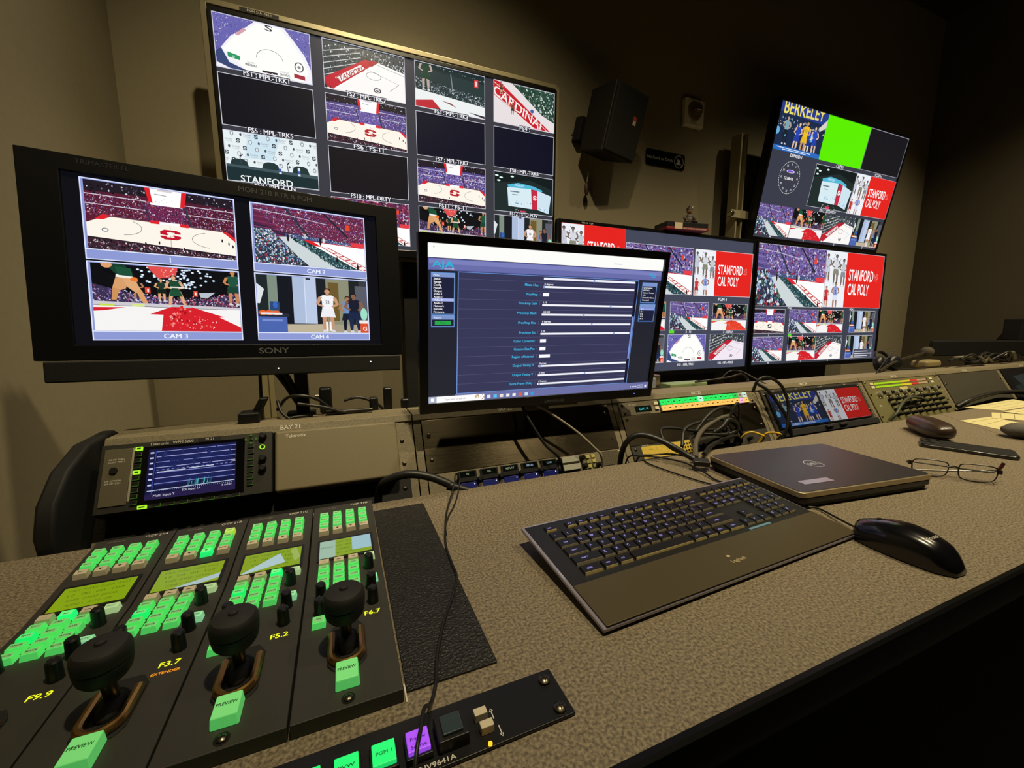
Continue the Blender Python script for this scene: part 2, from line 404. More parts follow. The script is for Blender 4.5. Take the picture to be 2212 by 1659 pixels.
def person(f, u, v, h, top, bot, skin='#d8a078', lean=0.0, legs=None, hair='#3a2218', arms=True, stride=0.0):
    """simple figure: feet at v, height h"""
    w = h * 0.085 * f.H / f.W; k = lambda t: u + lean * t
    lg = legs or skin
    for sg in (-1, 1):
        st = sg * stride * h * f.H / f.W
        hip = (k(.5) + sg * .75 * w, v - .50 * h); kn = (k(.27) + sg * .95 * w + st * .6, v - .27 * h); an = (k(0) + sg * 1.0 * w + st, v - .04 * h)
        f.poly([(hip[0] - .8 * w, hip[1]), (hip[0] + .8 * w, hip[1]), (kn[0] + .5 * w, kn[1]), (kn[0] - .5 * w, kn[1])], lg)
        f.poly([(kn[0] - .5 * w, kn[1]), (kn[0] + .5 * w, kn[1]), (kn[0] + .55 * w, kn[1] + .08 * h), (an[0] + .3 * w, an[1]), (an[0] - .3 * w, an[1]), (kn[0] - .5 * w, kn[1] + .08 * h)], lg, 0)
        f.poly([(an[0] - .35 * w, an[1] - .015 * h), (an[0] + .35 * w, an[1] - .015 * h), (an[0] + .9 * w, v), (an[0] - .45 * w, v)], '#d8d8dc')
    f.poly([(k(.35) - 1.9 * w, v - .33 * h), (k(.35) - .1 * w, v - .35 * h), (k(.35) + .1 * w, v - .35 * h), (k(.35) + 1.9 * w, v - .33 * h), (k(.55) + 1.35 * w, v - .55 * h), (k(.55) - 1.35 * w, v - .55 * h)], bot)
    f.poly([(k(.53) - 1.35 * w, v - .52 * h), (k(.53) + 1.35 * w, v - .52 * h), (k(.7) + 1.4 * w, v - .7 * h), (k(.8) + 1.9 * w, v - .79 * h), (k(.83) + 1.1 * w, v - .835 * h), (k(.83) - 1.1 * w, v - .835 * h), (k(.8) - 1.9 * w, v - .79 * h), (k(.7) - 1.4 * w, v - .7 * h)], top)
    if arms:
        for sg in (-1, 1):
            sh = (k(.8) + sg * 1.75 * w, v - .79 * h); el = (k(.65) + sg * 2.5 * w, v - .63 * h); ha = (k(.55) + sg * 1.0 * w, v - .58 * h)
            f.poly([(sh[0] - .45 * w, sh[1]), (sh[0] + .45 * w, sh[1]), (el[0] + .4 * w, el[1]), (el[0] - .4 * w, el[1])], skin); f.poly([(el[0] - .1 * w, el[1] - .03 * h), (el[0] + .1 * w, el[1] + .03 * h), (ha[0], ha[1] + .02 * h), (ha[0], ha[1] - .015 * h)], skin, 0)
    f.rect(k(.86) - .35 * w, v - .87 * h, k(.86) + .35 * w, v - .82 * h, skin)
    f.ell(k(.95), v - .935 * h, .85 * w, .062 * h, hair, 12); f.ell(k(.95), v - .915 * h, .68 * w, .052 * h, skin, 12)

def floor_level(f, n=1, orange=False):
    f.rect(0, 0, 1, 1, '#0c0d12')
    f.poly([(0, .3), (.2, .42), (.5, .5), (.75, .48), (1, .34), (1, .62), (0, .62)], '#3c3050')
    f.crowd([(0, .32), (.5, .48), (.5, .6), (0, .6)], int(150 * n), MIX + PUR, .022, 21); f.crowd([(.5, .48), (1, .36), (1, .6), (.5, .6)], int(150 * n), MIX + ['#c03a48'] * 3, .022, 22)
    r = random.Random(5)
    for i in range(int(46 * max(n, .6))):
        a = r.uniform(.3, 1.0); u = .52 + r.uniform(-.3, .32) * a; v = .02 + .34 * r.random() * (1 - abs(u - .52))
        f.ell(u, v, .011, .015, '#a8c0d8', 10, 0); f.L += 1; f.ell(u, v, .007, .010, '#f4faff', 8, 0)
    f.poly([(.35, 0), (.56, 0), (.54, .16), (.42, .18)], '#e2504c'); f.crowd([(.4, .02), (.54, .02), (.52, .15), (.44, .15)], 14, ['#f7b8b0', '#ffd8d0'], .02, 24)
    f.rect(.33, .33, .365, .42, '#e0482f'); f.rect(.66, .35, .69, .44, '#e0482f'); f.rect(.345, .35, .355, .4, WH); f.rect(.67, .37, .68, .42, WH)
    f.poly([(.7, .38), (.82, .36), (.76, .46), (.71, .45)], '#b9c2cc')
    f.rect(0, .6, 1, 1, '#f7f5f4'); f.poly([(0, .56), (1, .6), (1, .64), (0, .62)], '#cfcbd2')
    f.line(0, .62, .9, .64, .008, '#6a6470')
    red = '#e8442c' if orange else '#d8202c'
    f.poly([(.52, .6), (.35, .74), (.44, .745), (.42, 1), (1, 1), (1, .93), (.84, .77), (.88, .765), (.62, .6)], red)
    f.poly([(0, .655), (.2, .645), (.06, .7), (0, .71)], red)
    f.crowd([(.5, .64), (.62, .64), (.8, .95), (.46, .95)], int(26 * max(n, .5)), ['#f08a80', '#b0121e', '#e85a52'], .04, 27)
    f.crowd([(.45, .76), (.8, .8), (.86, .97), (.44, .97)], int(16 * max(n, .6)), ['#ffe9e6'], .018, 28, .6)
    person(f, .28, .54, .34, '#15201c', '#16241c', '#b8805a')
    f.poly([(.15, .20), (.235, .20), (.21, .36), (.165, .40), (.125, .36)], '#dba06c'); f.poly([(.125, .35), (.17, .38), (.145, .54), (.115, .54)], '#d0935e')
    f.poly([(.19, .20), (.27, .22), (.31, .40), (.27, .42), (.22, .34)], '#e2aa76'); f.poly([(.27, .39), (.31, .38), (.345, .57), (.315, .58)], '#dba06c')
    f.poly([(.09, -.02), (.20, -.02), (.245, .10), (.26, .19), (.165, .17), (.12, .08)], '#183f2e'); f.poly([(.155, .15), (.255, .17), (.265, .215), (.15, .195)], '#f2efe8'); f.poly([(.15, .04), (.25, .06), (.262, .18), (.17, .165)], '#1b5238')
    f.ell(.10, .02, .035, .05, '#e0a070', 10)
    f.ell(.265, .22, .025, .035, '#f07a2c', 12); f.rect(.04, .6, .13, .63, '#c8e04a'); f.rect(.24, .59, .32, .63, '#d8e88a')
    person(f, .44, .54, .36, '#20382c', '#122018', '#dca878'); person(f, .545, .62, .50, '#1c4a33', '#1d5238', '#e0ac80', -.02, stride=.12); f.rect(.5, .3, .6, .32, '#e8e4da')
    f.rect(.5, .59, .56, .62, '#b8bcc0'); f.rect(.58, .6, .64, .63, '#b8bcc0')
    person(f, .96, .56, .58, '#1f5440', '#1a4434', '#c88858')

def hallway(f, n=1):
    f.rect(0, 0, 1, 1, '#3a3d40'); f.rect(0, 0, .13, .9, '#20282a'); f.rect(.09, .0, .17, .75, '#7f9082'); f.rect(.17, 0, .3, .85, '#141820')
    f.rect(.3, 0, .51, .84, '#aebfdc'); f.rect(.4, 0, .51, .84, '#bccbe6'); f.rect(.405, 0, .41, .82, '#dfe8f8'); f.rect(.42, .01, .46, .04, '#2a3038')
    f.rect(.51, 0, .6, .85, '#1c2126'); f.rect(.6, .0, .82, .85, '#8e8f78'); f.rect(.62, .06, .72, .78, '#6f5a2e'); f.rect(.82, 0, .92, .85, '#1e2426'); f.rect(.88, .1, 1, .9, '#5a5c68')
    f.poly([(0, .86), (1, .84), (1, 1), (0, 1)], '#a99f86'); f.poly([(.25, .87), (.6, .84), (.62, 1), (.2, 1)], '#bfb49a')
    f.rect(.0, .7, .24, 1.0, '#4c66b0'); f.rect(-.01, .67, .26, .73, '#252c3a'); f.rect(.03, .77, .2, .81, '#7a90d0')
    for u in (.04, .09, .15): f.ell(u, .66, .035, .045, '#e8642c', 10)
    f.rect(.02, .66, .2, .69, '#e9ecf0'); f.rect(.1, .46, .18, .62, '#2c4a74'); f.ell(.145, .52, .02, .06, '#3a66c8', 8); f.poly([(0, .15), (.06, .25), (.02, .5), (0, .5)], '#dfe4ea')
    person(f, .61, .99, .82, '#f4f4f8', '#eef0f6', '#c89878', .0); f.rect(.585, .80, .603, .97, '#f4f6fa'); f.rect(.618, .80, .636, .97, '#f4f6fa'); f.text('22', .61, .43, .05, '#30343e', bold=.02)
    person(f, .8, 1.0, .70, '#6d90c4', '#1a2030', '#a87858', .0, legs='#141a26'); person(f, .87, 1.0, .76, '#1a1e30', '#1c2748', '#8a6048', -.01, legs='#1e2a50', hair='#141a2c')
    f.rect(.92, .8, 1, 1, '#e0502c'); f.rect(.91, .76, 1, .82, '#f0ece8'); f.ell(.96, .64, .035, .12, '#9fe0c8', 10); f.text('G', .965, .92, .08, WH, bold=.03)

def aerial(f, n=1):
    f.rect(0, 0, 1, 1, '#6a66b0'); f.crowd([(0, 0), (1, 0), (1, .75), (0, .75)], int(420 * n), PUR + ['#8f88d8', '#3c3890'], .024 if n >= 1 else .04, 31)
    f.poly([(.0, 1), (.02, .84), (.06, .62), (.16, .38), (.32, .16), (.42, .0), (.72, .0), (.82, .2), (.93, .45), (.99, .7), (1, 1)], '#f4f2fa')
    f.poly([(.06, .62), (.0, .72), (.0, .8), (.4, 1.02), (.2, 1.02), (0, .9)], '#3c4a78')
    f.poly([(.08, .64), (.2, .36), (.38, .12), (.44, .03), (.68, .03), (.78, .2), (.9, .5), (.96, .78), (.9, .97), (.3, .97)], '#fffffb')
    f.poly([(.21, .32), (.3, .17), (.33, .2), (.24, .34)], '#d8a0b0'); f.ring(.55, .68, .14, .2, .008, '#4a4a50', pi, 2 * pi)
    f.text('S', .56, .07, .1, '#3a3840', 2.4, ang=.1, bold=.02); f.rect(.46, .9, .62, .94, '#2a2c34'); f.crowd([(.5, .93), (.6, .93), (.6, 1), (.5, 1)], 18, ['#e0a8c0', '#c090b0', '#fff'], .025, 33)
    f.poly([(.12, .68), (.24, .72), (.24, .8), (.12, .77)], '#2f9a63'); f.text('p', .18, .745, .06, '#d8f4e2', bold=.03)
    f.text('CAL POLY', .35, .8, .03, '#8a8a90', fit=.08); f.text('MUSTANGS', .35, .85, .045, '#3c3c44', bold=.02, fit=.12)
    f.text('STANFORD', .7, .86, .03, '#8a8a90', fit=.09); f.text('CARDINAL', .7, .91, .045, '#3c3c44', bold=.02, fit=.11); f.poly([(.8, .84), (.92, .86), (.92, .94), (.8, .92)], '#a83040')
    f.ring(.86, .7, .045, .09, .02, '#3c3c44'); f.ell(.86, .7, .02, .03, '#8a8a90', 8)

def baseline(f, n=1, pink=False):
    f.rect(0, 0, 1, 1, '#3c4248'); f.crowd([(0, 0), (1, 0), (1, .36), (0, .75)], int(330 * n), GRY + ['#5a6a60', '#2a3a34'], .03 if n >= 1 else .05, 41)
    for k in range(5): f.line(0, .25 + k * .12, .45, .02 + k * .1, .014, '#d4d8d4', 0)
    f.poly([(.0, 1), (.12, .9), (.6, .26), (.66, .25), (1, .36), (1, 1)], '#f3e9f4' if pink else '#fbf8f6')
    f.poly([(0, .95), (0, .78), (.5, .24), (.64, .26), (.1, .98)], '#c41e34'); f.poly([(.13, .74), (.2, .8), (.5, .42), (.44, .37)], '#f4f0ee')
    f.text('STANFORD', .315, .60, .10, '#a81c2c', ang=-.53, bold=.03, fit=.40, shear=.3)
    f.poly([(.52, .3), (.6, .22), (.66, .25), (.58, .36)], '#b01828')
    f.ring(.6, .55, .09, .08, .008, '#5a5560'); f.line(.6, .28, 1, .42, .008, '#7a7278'); f.line(.8, .8, .92, .62, .008, '#5a5560'); f.line(.52, .44, .92, .62, .006, '#8a828a')
    f.crowd([(.6, .12), (1, .2), (1, .34), (.66, .24)], int(60 * n), ['#22262c', '#e6e8ea', '#6a6e74'], .02, 43)
    f.ell(.64, .84, .05, .055, '#3c3a44', 12); f.ell(.64, .84, .034, .036, '#efeaf0', 12); f.ell(.64, .845, .02, .02, '#3c3a44', 8)
    f.crowd([(0, .88), (.12, .92), (.1, 1), (0, 1)], 20, ['#501420', '#a83040', '#222'], .03, 44)

def shiny(f, n=1):
    f.rect(0, 0, 1, 1, '#25383a'); f.crowd([(0, .34), (1, .5), (1, .72), (0, .6)], int(300 * n), GRY + ['#9fb4bc'], .025, 51)
    f.poly([(0, 0), (1, 0), (1, .2), (0, .1)], '#1a2c30'); f.crowd([(.3, .02), (1, .1), (1, .14), (.3, .04)], 26, ['#e8fff8', '#9ab8b4'], .012, 52)
    f.poly([(0, .6), (1, .72), (1, 1), (0, 1)], '#eef2f2'); f.poly([(0, .86), (.24, .78), (.36, .98), (0, .99)], '#c02a36'); f.poly([(.36, .76), (.5, .78), (.58, .86)], '#8a5a50')
    f.poly([(.75, .9), (1, .93), (1, .99)], '#3a3038'); f.line(.5, .12, .53, .55, .02, '#8a989c')
    person(f, .15, .6, .72, '#1d4030', '#1d4030', '#b8a8a0'); f.rect(.84, .12, .9, .3, '#d83a3c'); f.rect(.855, .15, .885, .27, '#f4d0cc')

def cardinal(f, n=1):
    f.rect(0, 0, 1, 1, '#e9e0e2'); f.poly([(.3, 0), (1, 0), (1, .75), (.78, .6)], '#2e4a3e')
    f.crowd([(.32, 0), (1, 0), (1, .7), (.8, .6)], int(200 * n), ['#1c3a2e', '#3f6a54', '#dfe6e0', '#14241e', '#b8c4bc'], .04, 61)
    f.poly([(.0, .0), (.1, .02), (.93, .98), (.7, 1), (0, .34)], '#c8202c'); f.line(.0, .04, .90, 1.0, .014, '#f5ece8'); f.line(.0, .31, .68, 1.0, .014, '#f5ece8')
    f.text('CARDINAL', .43, .585, .2, '#f8efec', ang=.46, bold=.05, fit=.92, shear=-.25)
    for u, v in ((.12, .3), (.3, .75)): person(f, u, v, .3, '#8a3a40', '#1c3a2e', '#b88868')
    f.ell(.62, .56, .03, .05, '#3a62a8', 8); f.rect(.66, .96, .78, 1, '#f4a0b8')

def arena(f, n=1):
    court_wide(f, n, purple=True, s_col='#b8202c')

def press(f, n=1):
    f.rect(0, 0, 1, 1, '#e8f1f4'); f.poly([(.25, 0), (.6, 0), (.5, .5), (.2, .5)], '#cfe6f2')
    i = 0
    for r in range(5):
        for k in range(9):
            u = -.04 + k * .125 + (r % 2) * .06; v = .04 + r * .13 + k * .004; t = (k + r * 2) % 3
            if v > .62: continue
            if t == 0: logo_s(f, u, v, .085, '#3c4650')
            elif t == 1:
                f.ell(u, v, .02, .05, '#8a949c', 8); f.ell(u, v, .012, .032, '#e8f1f4', 8)
            else:
                f.ell(u - .035, v, .012, .03, '#4a545c', 8); f.text('Stanford', u + .03, v - .01, .035, '#7a848c', fit=.075); f.text('MEDICINE', u + .03, v + .035, .018, '#9aa4ac', fit=.07)
    for u in (.14, .47, .8): f.poly([(u - .1, .7), (u - .08, .58), (u - .04, .54), (u + .04, .54), (u + .08, .58), (u + .1, .7)], '#24383a')
    f.poly([(0, .66), (1, .7), (1, .78), (0, .72)], '#41565c'); f.poly([(0, .71), (1, .77), (1, 1), (0, 1)], '#1c3034')
    for u, v in ((.16, .64), (.66, .68)): f.line(u, v, u - .01, v - .14, .016, '#39444e'); f.line(u - .01, v - .14, u + .02, v - .2, .02, '#20262c')
    for u in (.57, .78): f.rect(u - .014, .58, u + .014, .75, '#dfe8f4'); f.rect(u - .014, .64, u + .014, .71, '#3f5fb0'); f.rect(u - .006, .54, u + .006, .58, '#3a444e')
    f.text('STANFORD', .42, .93, .13, '#f8fbfb', bold=.05, fit=.56)

def black(f): f.rect(0, 0, 1, 1, '#12121a')
def black2(f): f.rect(0, 0, 1, 1, '#0d0e22')
def black3(f): f.rect(0, 0, 1, 1, '#17141a')

def cube(f, n=1):
    f.rect(0, 0, 1, 1, '#1e2c2c'); f.poly([(0, 0), (1, 0), (1, .3), (.6, .12), (0, .3)], '#0f1a1c')
    for u, v in ((.05, .1), (.12, .14), (.3, .08), (.08, .22)): f.ell(u, v, .03, .022, '#e0fff4', 8)
    f.poly([(.22, .3), (.4, .22), (.66, .26), (.82, .34), (.8, .4), (.62, .34), (.24, .36)], '#52b8d8')
    f.poly([(.22, .36), (.62, .34), (.64, .86), (.24, .84)], '#d8ecf4'); f.poly([(.64, .34), (.73, .36), (.73, .86), (.64, .86)], '#c82844'); logo_s(f, .685, .56, .12, WH)
    f.poly([(.73, .36), (.97, .46), (.93, .94), (.73, .86)], '#cfe6f2'); f.rect(.27, .44, .42, .47, '#70808c'); f.rect(.3, .52, .4, .54, '#8a9aa6')
    f.crowd([(.24, .7), (.62, .7), (.62, .8), (.25, .8)], 22, ['#3a78a8', '#fff', '#5a98c0'], .03, 71); f.crowd([(.75, .76), (.92, .82), (.92, .9), (.75, .84)], 12, ['#3a78a8', '#fff'], .03, 72)
    f.crowd([(.3, .9), (.75, .9), (.7, .98), (.36, .98)], 14, ['#fff8d8', '#ffffff'], .02, 73); f.rect(.44, .93, .54, 1, '#d83a5a'); f.text('STANFORD', .42, .29, .05, '#e8fbff', fit=.16)

def promo(f, n=1, split=.34, vs=True):
    f.rect(0, 0, 1, 1, '#eef2f8')
    w = split
    for u, v, h, t, b in ((.1, .55, .5, '#c8ccd8', '#c8ccd8'), (.5, .6, .55, '#d8dae2', '#8a8a78'), (.86, .62, .5, '#c4ccd4', '#8a9098')):
        person(f, u * w, v, h, t, b, '#7a6a60', hair='#2c2a30')
    person(f, .12 * w, 1.02, .4, '#c83a3c', '#b02c30', '#c8907a', hair='#5a3a2a'); person(f, .55 * w, 1.04, .5, '#8fa0d8', '#dfe4f4', '#a8785c', hair='#332a28')
    f.text('2', .55 * w, .72, .07, '#2c3c8c', bold=.03); f.crowd([(0, .05), (w, .05), (w, .3), (0, .3)], 10, ['#4a4a54', '#8a8a94'], .03, 81)
    f.rect(split, 0, 1, 1, '#e6231f')
    u0 = split + (1 - split) * .08; ww = (1 - split) * .66
    f.text('STANFORD', u0, .4, .2, WH, align='l', bold=.03, fit=ww); f.text('CAL POLY', u0, .66, .2, WH, align='l', bold=.03, fit=ww * .86)
    f.text('VS', u0 + ww * 1.04, .4, .1, '#f08a84', align='l', fit=(1 - split) * .1); f.line(u0 + ww * 1.04, .48, u0 + ww * 1.04 + (1 - split) * .1, .48, .012, '#f08a84')

def berkeley(f, n=1):
    f.rect(0, 0, 1, 1, '#1c2c4c'); f.poly([(0, 0), (1, 0), (1, .26), (0, .2)], '#2a3c8c')
    f.text('BERKELEY', .5, .07, .27, '#eedf6a', bold=.05, fit=.84, ang=-.03); f.crowd([(0, .28), (1, .3), (1, .5), (0, .5)], int(60 * n), ['#3a4a5a', '#8a9aa0', '#1a2430', '#c8b8a8'], .04, 91)
    f.poly([(.85, .35), (1, .12), (1, .3), (.88, .42)], '#d8d4cc')
    for u in (.03, .2, .74): f.ell(u, .6, .05, .09, '#6ab0dc', 8)
    person(f, .2, .86, .6, '#7aa8b8', '#1c242c', '#b8a090', legs='#1c242c'); person(f, .42, .96, .64, '#2848b8', '#2440a8', '#e0c0a8', .04); person(f, .84, .96, .64, '#2848b8', '#2440a8', '#e0c0a8', -.05)
    person(f, .68, .98, .6, '#2444b0', '#1c3890', '#e8d0bc'); person(f, .58, .98, .72, '#f0c22c', '#e8b828', '#c89a6c', .03); f.text('15', .6, .47, .06, '#30302c', bold=.03)
    f.rect(0, .9, 1, 1, '#2a6cc0'); f.line(.08, .93, .8, .94, .014, '#e8f2ff'); f.line(.2, .965, .7, .97, .014, '#e8f2ff')

def clock_face(f):
    cu, cv, ru, rv = .5, .46, .22, .36
    for i in range(60):
        a = 2 * pi * i / 60; f.ell(cu + ru * sin(a), cv - rv * cos(a), .006, .008, WH, 6, 0)
    for i, t in enumerate(('0', '5', '0', '15', '20', '25', '30', '35', '40', '45', '50', '55')):
        if t: f.text(t, cu + ru * .8 * sin(2 * pi * i / 12), cv - rv * .82 * cos(2 * pi * i / 12), .045, '#e8e8f0')
    f.ell(cu, cv - .14, .09, .035, '#cfd0e8', 16); f.ell(cu, cv - .14, .07, .022, '#7a4ad0', 16)
    f.text('12:08:05', cu - .01, cv + .015, .06, WH, fit=.2, bold=.02)

def cell(P, x0, y0, x1, y1, fn, frame='#c9c9d4', fw=.008, **k):
    f = Fr(P, x0, y0, x1, y1, 3); fn(f, **k)
    if frame: f.frame(fw, frame)
    return f
# ---------------------------------------------------------------- room shell
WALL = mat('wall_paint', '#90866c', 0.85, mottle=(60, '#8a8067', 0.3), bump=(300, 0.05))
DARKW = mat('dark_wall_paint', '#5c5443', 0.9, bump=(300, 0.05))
CEIL = mat('ceiling_paint', '#3a362e', 0.9, bump=(200, 0.05))
CARP = mat('carpet', '#24221f', 0.95, mottle=(300, '#161412', 0.2), bump=(600, 0.4))
XL, XR, YB, YF, ZF, ZC = -0.595, 3.95, 1.75, -2.2, -0.75, 2.36
def wallbox(n, x0, x1, y0, y1, z0, z1, m): return struct(MB().box(x0, x1, y0, y1, z0, z1, m).build(n))
wallbox('wall_back', XL - .1, XR + .1, YB, YB + .1, ZF, ZC, WALL)
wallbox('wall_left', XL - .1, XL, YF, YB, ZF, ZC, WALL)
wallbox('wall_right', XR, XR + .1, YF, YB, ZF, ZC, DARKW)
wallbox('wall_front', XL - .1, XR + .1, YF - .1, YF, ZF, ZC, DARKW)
wallbox('floor', XL - .1, XR + .1, YF - .1, YB + .1, ZF - .1, ZF, CARP)
wallbox('ceiling', XL - .1, XR + .1, YF - .1, YB + .1, ZC, ZC + .1, CEIL)
RACE = mat('raceway_plastic', '#a89c74', 0.55)
t1 = MB().box(-.277, -.257, YB - .012, YB, ZF, 1.2, RACE).box(-.254, -.236, YB - .009, YB, ZF, 1.2, RACE).build('trim_1', bev=.002); struct(t1)

# ---------------------------------------------------------------- desk
LAM = mat('desk_laminate', '#94876f', 0.55, mottle=(360, '#574d40', 0.15), bump=(420, 0.22))
EDGE = mat('desk_edge_rubber', '#060607', 0.4, spec=.25)
def front_edge(x0, x1):
    pr = [(.196, .0), (.191, .0008), (.188, -.0012), (.1868, -.006), (.1866, -.022), (.188, -.034), (.192, -.042), (.196, -.044)]
    return MB().prism(pr, x0, x1, 'x', EDGE)
dk = thing('desk', 'long speckled taupe laminate desk with a rounded black front edge, in front of the console', 'desk', (0.6, .45, 0))
dk.location = (0, 0, 0)
MB().prism([(XL, .196), (1.3715, .196), (1.864, .6985), (XL, .6985)], -.032, 0, 'z', LAM).build('worktop', dk, bev=.0006)
front_edge(XL, 1.3715).build('front_edge', dk)
MB().box(XL + .01, 1.36, .26, .29, ZF, -.032, BLKM).box(1.30, 1.36, .29, .64, ZF, -.032, BLKM).build('modesty_panel', dk)
dk2 = thing('desk', 'far speckled laminate desk section right of the mitred seam, under the loose papers', 'desk', (0, 0, 0))
MB().prism([(1.3735, .196), (XR - .01, .196), (XR - .01, .6985), (1.866, .6985)], -.032, 0, 'z', LAM).build('worktop', dk2, bev=.0006)
front_edge(1.3735, XR - .01).build('front_edge', dk2)
MB().box(1.38, XR - .01, .26, .29, ZF, -.032, BLKM).build('modesty_panel', dk2)

# ---------------------------------------------------------------- console: sloped rack bays
TH = math.atan2(.138, .08); CY, CZ = .77, -.03
def S(u, v, n=0.0):      # slope coordinates -> world
    return V((u, CY + v * cos(TH) - n * sin(TH), CZ + v * sin(TH) + n * cos(TH)))
def on_slope(name, label, cat, u, group=None):
    return thing(name, label, cat, (u, CY, CZ), (TH, 0, 0), group)
SEAM = [-.363, .128, .626, 1.144, 1.665, 2.175, 2.69, 3.2]
BAYN = ['21', '22', '23', '24', '25', '26', '27']
where = ['at the left end, under the broadcast monitor', 'below the middle computer monitor', 'holding the strip of green and orange keys',
         'holding the pair of small video screens', 'holding the knob and level meter panel', 'holding a blank dark panel, right of the knob panel', 'at the far right end with a dim screen']
for i in range(7):
    a, b = SEAM[i], SEAM[i + 1]
    t = thing('console_bay', 'sloped taupe rack bay ' + where[i], 'console', (0, 0, 0), group='sloped console rack bays')
    g = .0012; t['group'] = 'sloped console rack bays'
    top = S(0, .152); lip = S(0, .1665)
    m = MB()
    # inner carcass behind the panels, side rails in front
    m.prism([(CY + .012, -.16), (S(0, 0, -.012).y, S(0, 0, -.012).z), (S(0, .150, -.012).y, S(0, .150, -.012).z), (.93, .094), (.93, ZF), (CY + .06, ZF), (CY + .06, -.16)], a + g, b - g, 'x', BLKM)
    m.build('carcass', t)
    for x0, x1 in ((a + g, a + .0165), (b - .0165, b - g)):
        q = MB(); q.prism([tuple(S(0, v, n).yz) for v, n in ((-.13, 0), (.152, 0), (.152, -.011), (-.13, -.011))], x0, x1, 'x', CONS); q.build('side_rail', t, bev=.0006)
    q = MB(); q.prism([tuple(S(0, .152, 0).yz), tuple(S(0, .152, .004).yz), tuple(S(0, .1665, .004).yz), (.925, S(0, .1665).z + .001), (.925, S(0, .1665).z - .012), tuple(S(0, .150, -.012).yz)], a + g, b - g, 'x', CONS)
    q.build('top_ledge', t, bev=.0012)
    q = MB().box(a + g, b - g, .945, .965, .078, .108, mat('aluminium_rail', '#c8b98a', 0.28, metal=.9)); q.build('rear_rail', t, bev=.001)
    q = MB().box(a + g, b - g, .925, .945, .06, .080, BLKM); q.build('cable_trough', t)
    cx = {0: .0 - .095, 1: .335, 2: .91, 3: 1.37, 4: 1.88, 5: 2.40, 6: 2.93}[i]
    lab = MB(); e = Y1 * cos(TH) + Z1 * sin(TH); nn = V((0, -sin(TH), cos(TH)))
    lab.text('BAY ' + BAYN[i], S(cx, .1570, .0044), X1, e, .0078, WHT, bold=.012); lab.build('bay_lettering', t)
# black moulded end cheek of the console
ck = MB(); ck.prism([(.715, -.06), (.705, .02), (.72, .06), (.76, .095), (.82, .118), (.90, .120), (.95, .09), (.95, ZF), (.80, ZF), (.78, -.06)], -.389, -.3655, 'x', BLKM)
tag(ck.build('console_end_cheek', bev=.006, seg=3), 'black rounded end cheek closing the left end of the console by the wall', 'console part')

def screw(m, u, v, n=.002, r=.0042, f=None):
    P = f or (lambda a, b, c: V((a, b, c)))
    m.lathe(P(u, v, n), [(r, 0), (r * .95, r * .35), (r * .6, r * .62), (r * .12, r * .68)], SCRW, n=14)
    m.box(u - r * .6, u + r * .6, v - r * .09, v + r * .09, n + r * .6, n + r * .70, BLKM); m.box(u - r * .09, u + r * .09, v - r * .6, v + r * .6, n + r * .6, n + r * .70, BLKM)
def screws(par, pts, n=.0025, r=.0042):
    for u, v in pts: m = MB(); screw(m, u, v, n, r); m.build('screw', par)

BRU = mat('brushed_black_aluminium', '#5e5544', 0.24, metal=.95, bump=(1.0, .10), stretch=(2, 1400, 1), aniso=(.95, (0, cos(TH), sin(TH))))
def rack_base(name, label, cat, a, b, v0, v1, m=None, th=.003, group=None):
    t = on_slope(name, label, cat, (a + b) / 2, group); w = (b - a) / 2
    MB().box(-w, w, v0, v1, .0002, th, m or BRU).build('face_plate', t, bev=.0005)
    return t, w
# bay 22: blank brushed panel
t, w = rack_base('blank_panel', 'wide brushed black blank rack panel below the middle computer monitor', 'panel', .146, .609, .0375, .1505)
screws(t, [(-w + .012, .118), (-w + .012, .066), (w - .012, .128)])
MB().cyl((w - .012, .062, .0030), (w - .012, .062, .0034), .003, n=12, m=mat('dark_hole', '#020202', .9)).build('screw_hole', t)
# bay 23: 2U blank
t, w = rack_base('blank_panel', 'narrower brushed black blank panel under the strip of green and orange keys', 'panel', .643, 1.127, .0375, .1145)
screws(t, [(-w + .012, .105), (w - .012, .1), (w - .012, .05)])
# bay 23: router key strip
t, w = rack_base('router_control_panel', 'rack strip with two rows of green and orange lit keys and cyan display', 'control panel', .643, 1.127, .1155, .1505, CONS)
cx = (.643 + 1.127) / 2
screws(t, [(-w + .01, .143), (-w + .012, .121), (w - .012, .123)])
MB().box(.768 - cx, 1.098 - cx, .1165, .149, .003, .005, BLKM).build('key_bed', t)
for r in range(2):
    for k in range(17):
        u = .7725 + k * .0191 - cx; v0 = .134 if r == 0 else .118
        c = ('#1fd060', '#e8b060')[r]
        if (r, k) == (0, 7): c = '#9fe8d0'
        if r == 0 and k >= 14: c = ('#20b050', '#8a9078', '#a8c8d0')[k - 14]
        if (r, k) == (1, 15): c = '#e8a0d8'
        m = MB().box(u, u + .0170, v0, v0 + .0145, .005, .0085, mat('keycap_' + c, c, .35, emit=c, es=.62)); m.box(u + .005, u + .012, v0 + .006, v0 + .0085, .00851, .00862, mat('key_ink', '#20201c', .6)); m.build('key', t, bev=.0005)
for v0 in (.124, .137): MB().box(.752 - cx, .765 - cx, v0, v0 + .008, .003, .007, CREAM).build('white_key', t, bev=.0004)
MB().box(.690 - cx, .742 - cx, .122, .138, .003, .0034, mat('display_glass', '#14201e', .15)).build('display', t)
m = MB(); m.text('CLIP2 10', (.702 - cx, .127, .0035), X1, Y1, .006, lit('#46e0d8', .9), align='l', fit=.03)
m.text('RTR CP23A', (.652 + .02 - cx, .1415, .0031), X1, Y1, .0035, WHT, align='l', bold=.02); m.text('SOURCE', (.650 - cx, .1315, .0031), X1, Y1, .003, WHT, align='l'); m.text('LEVELS', (.652 - cx, .1265, .0031), X1, Y1, .003, WHT, align='l')
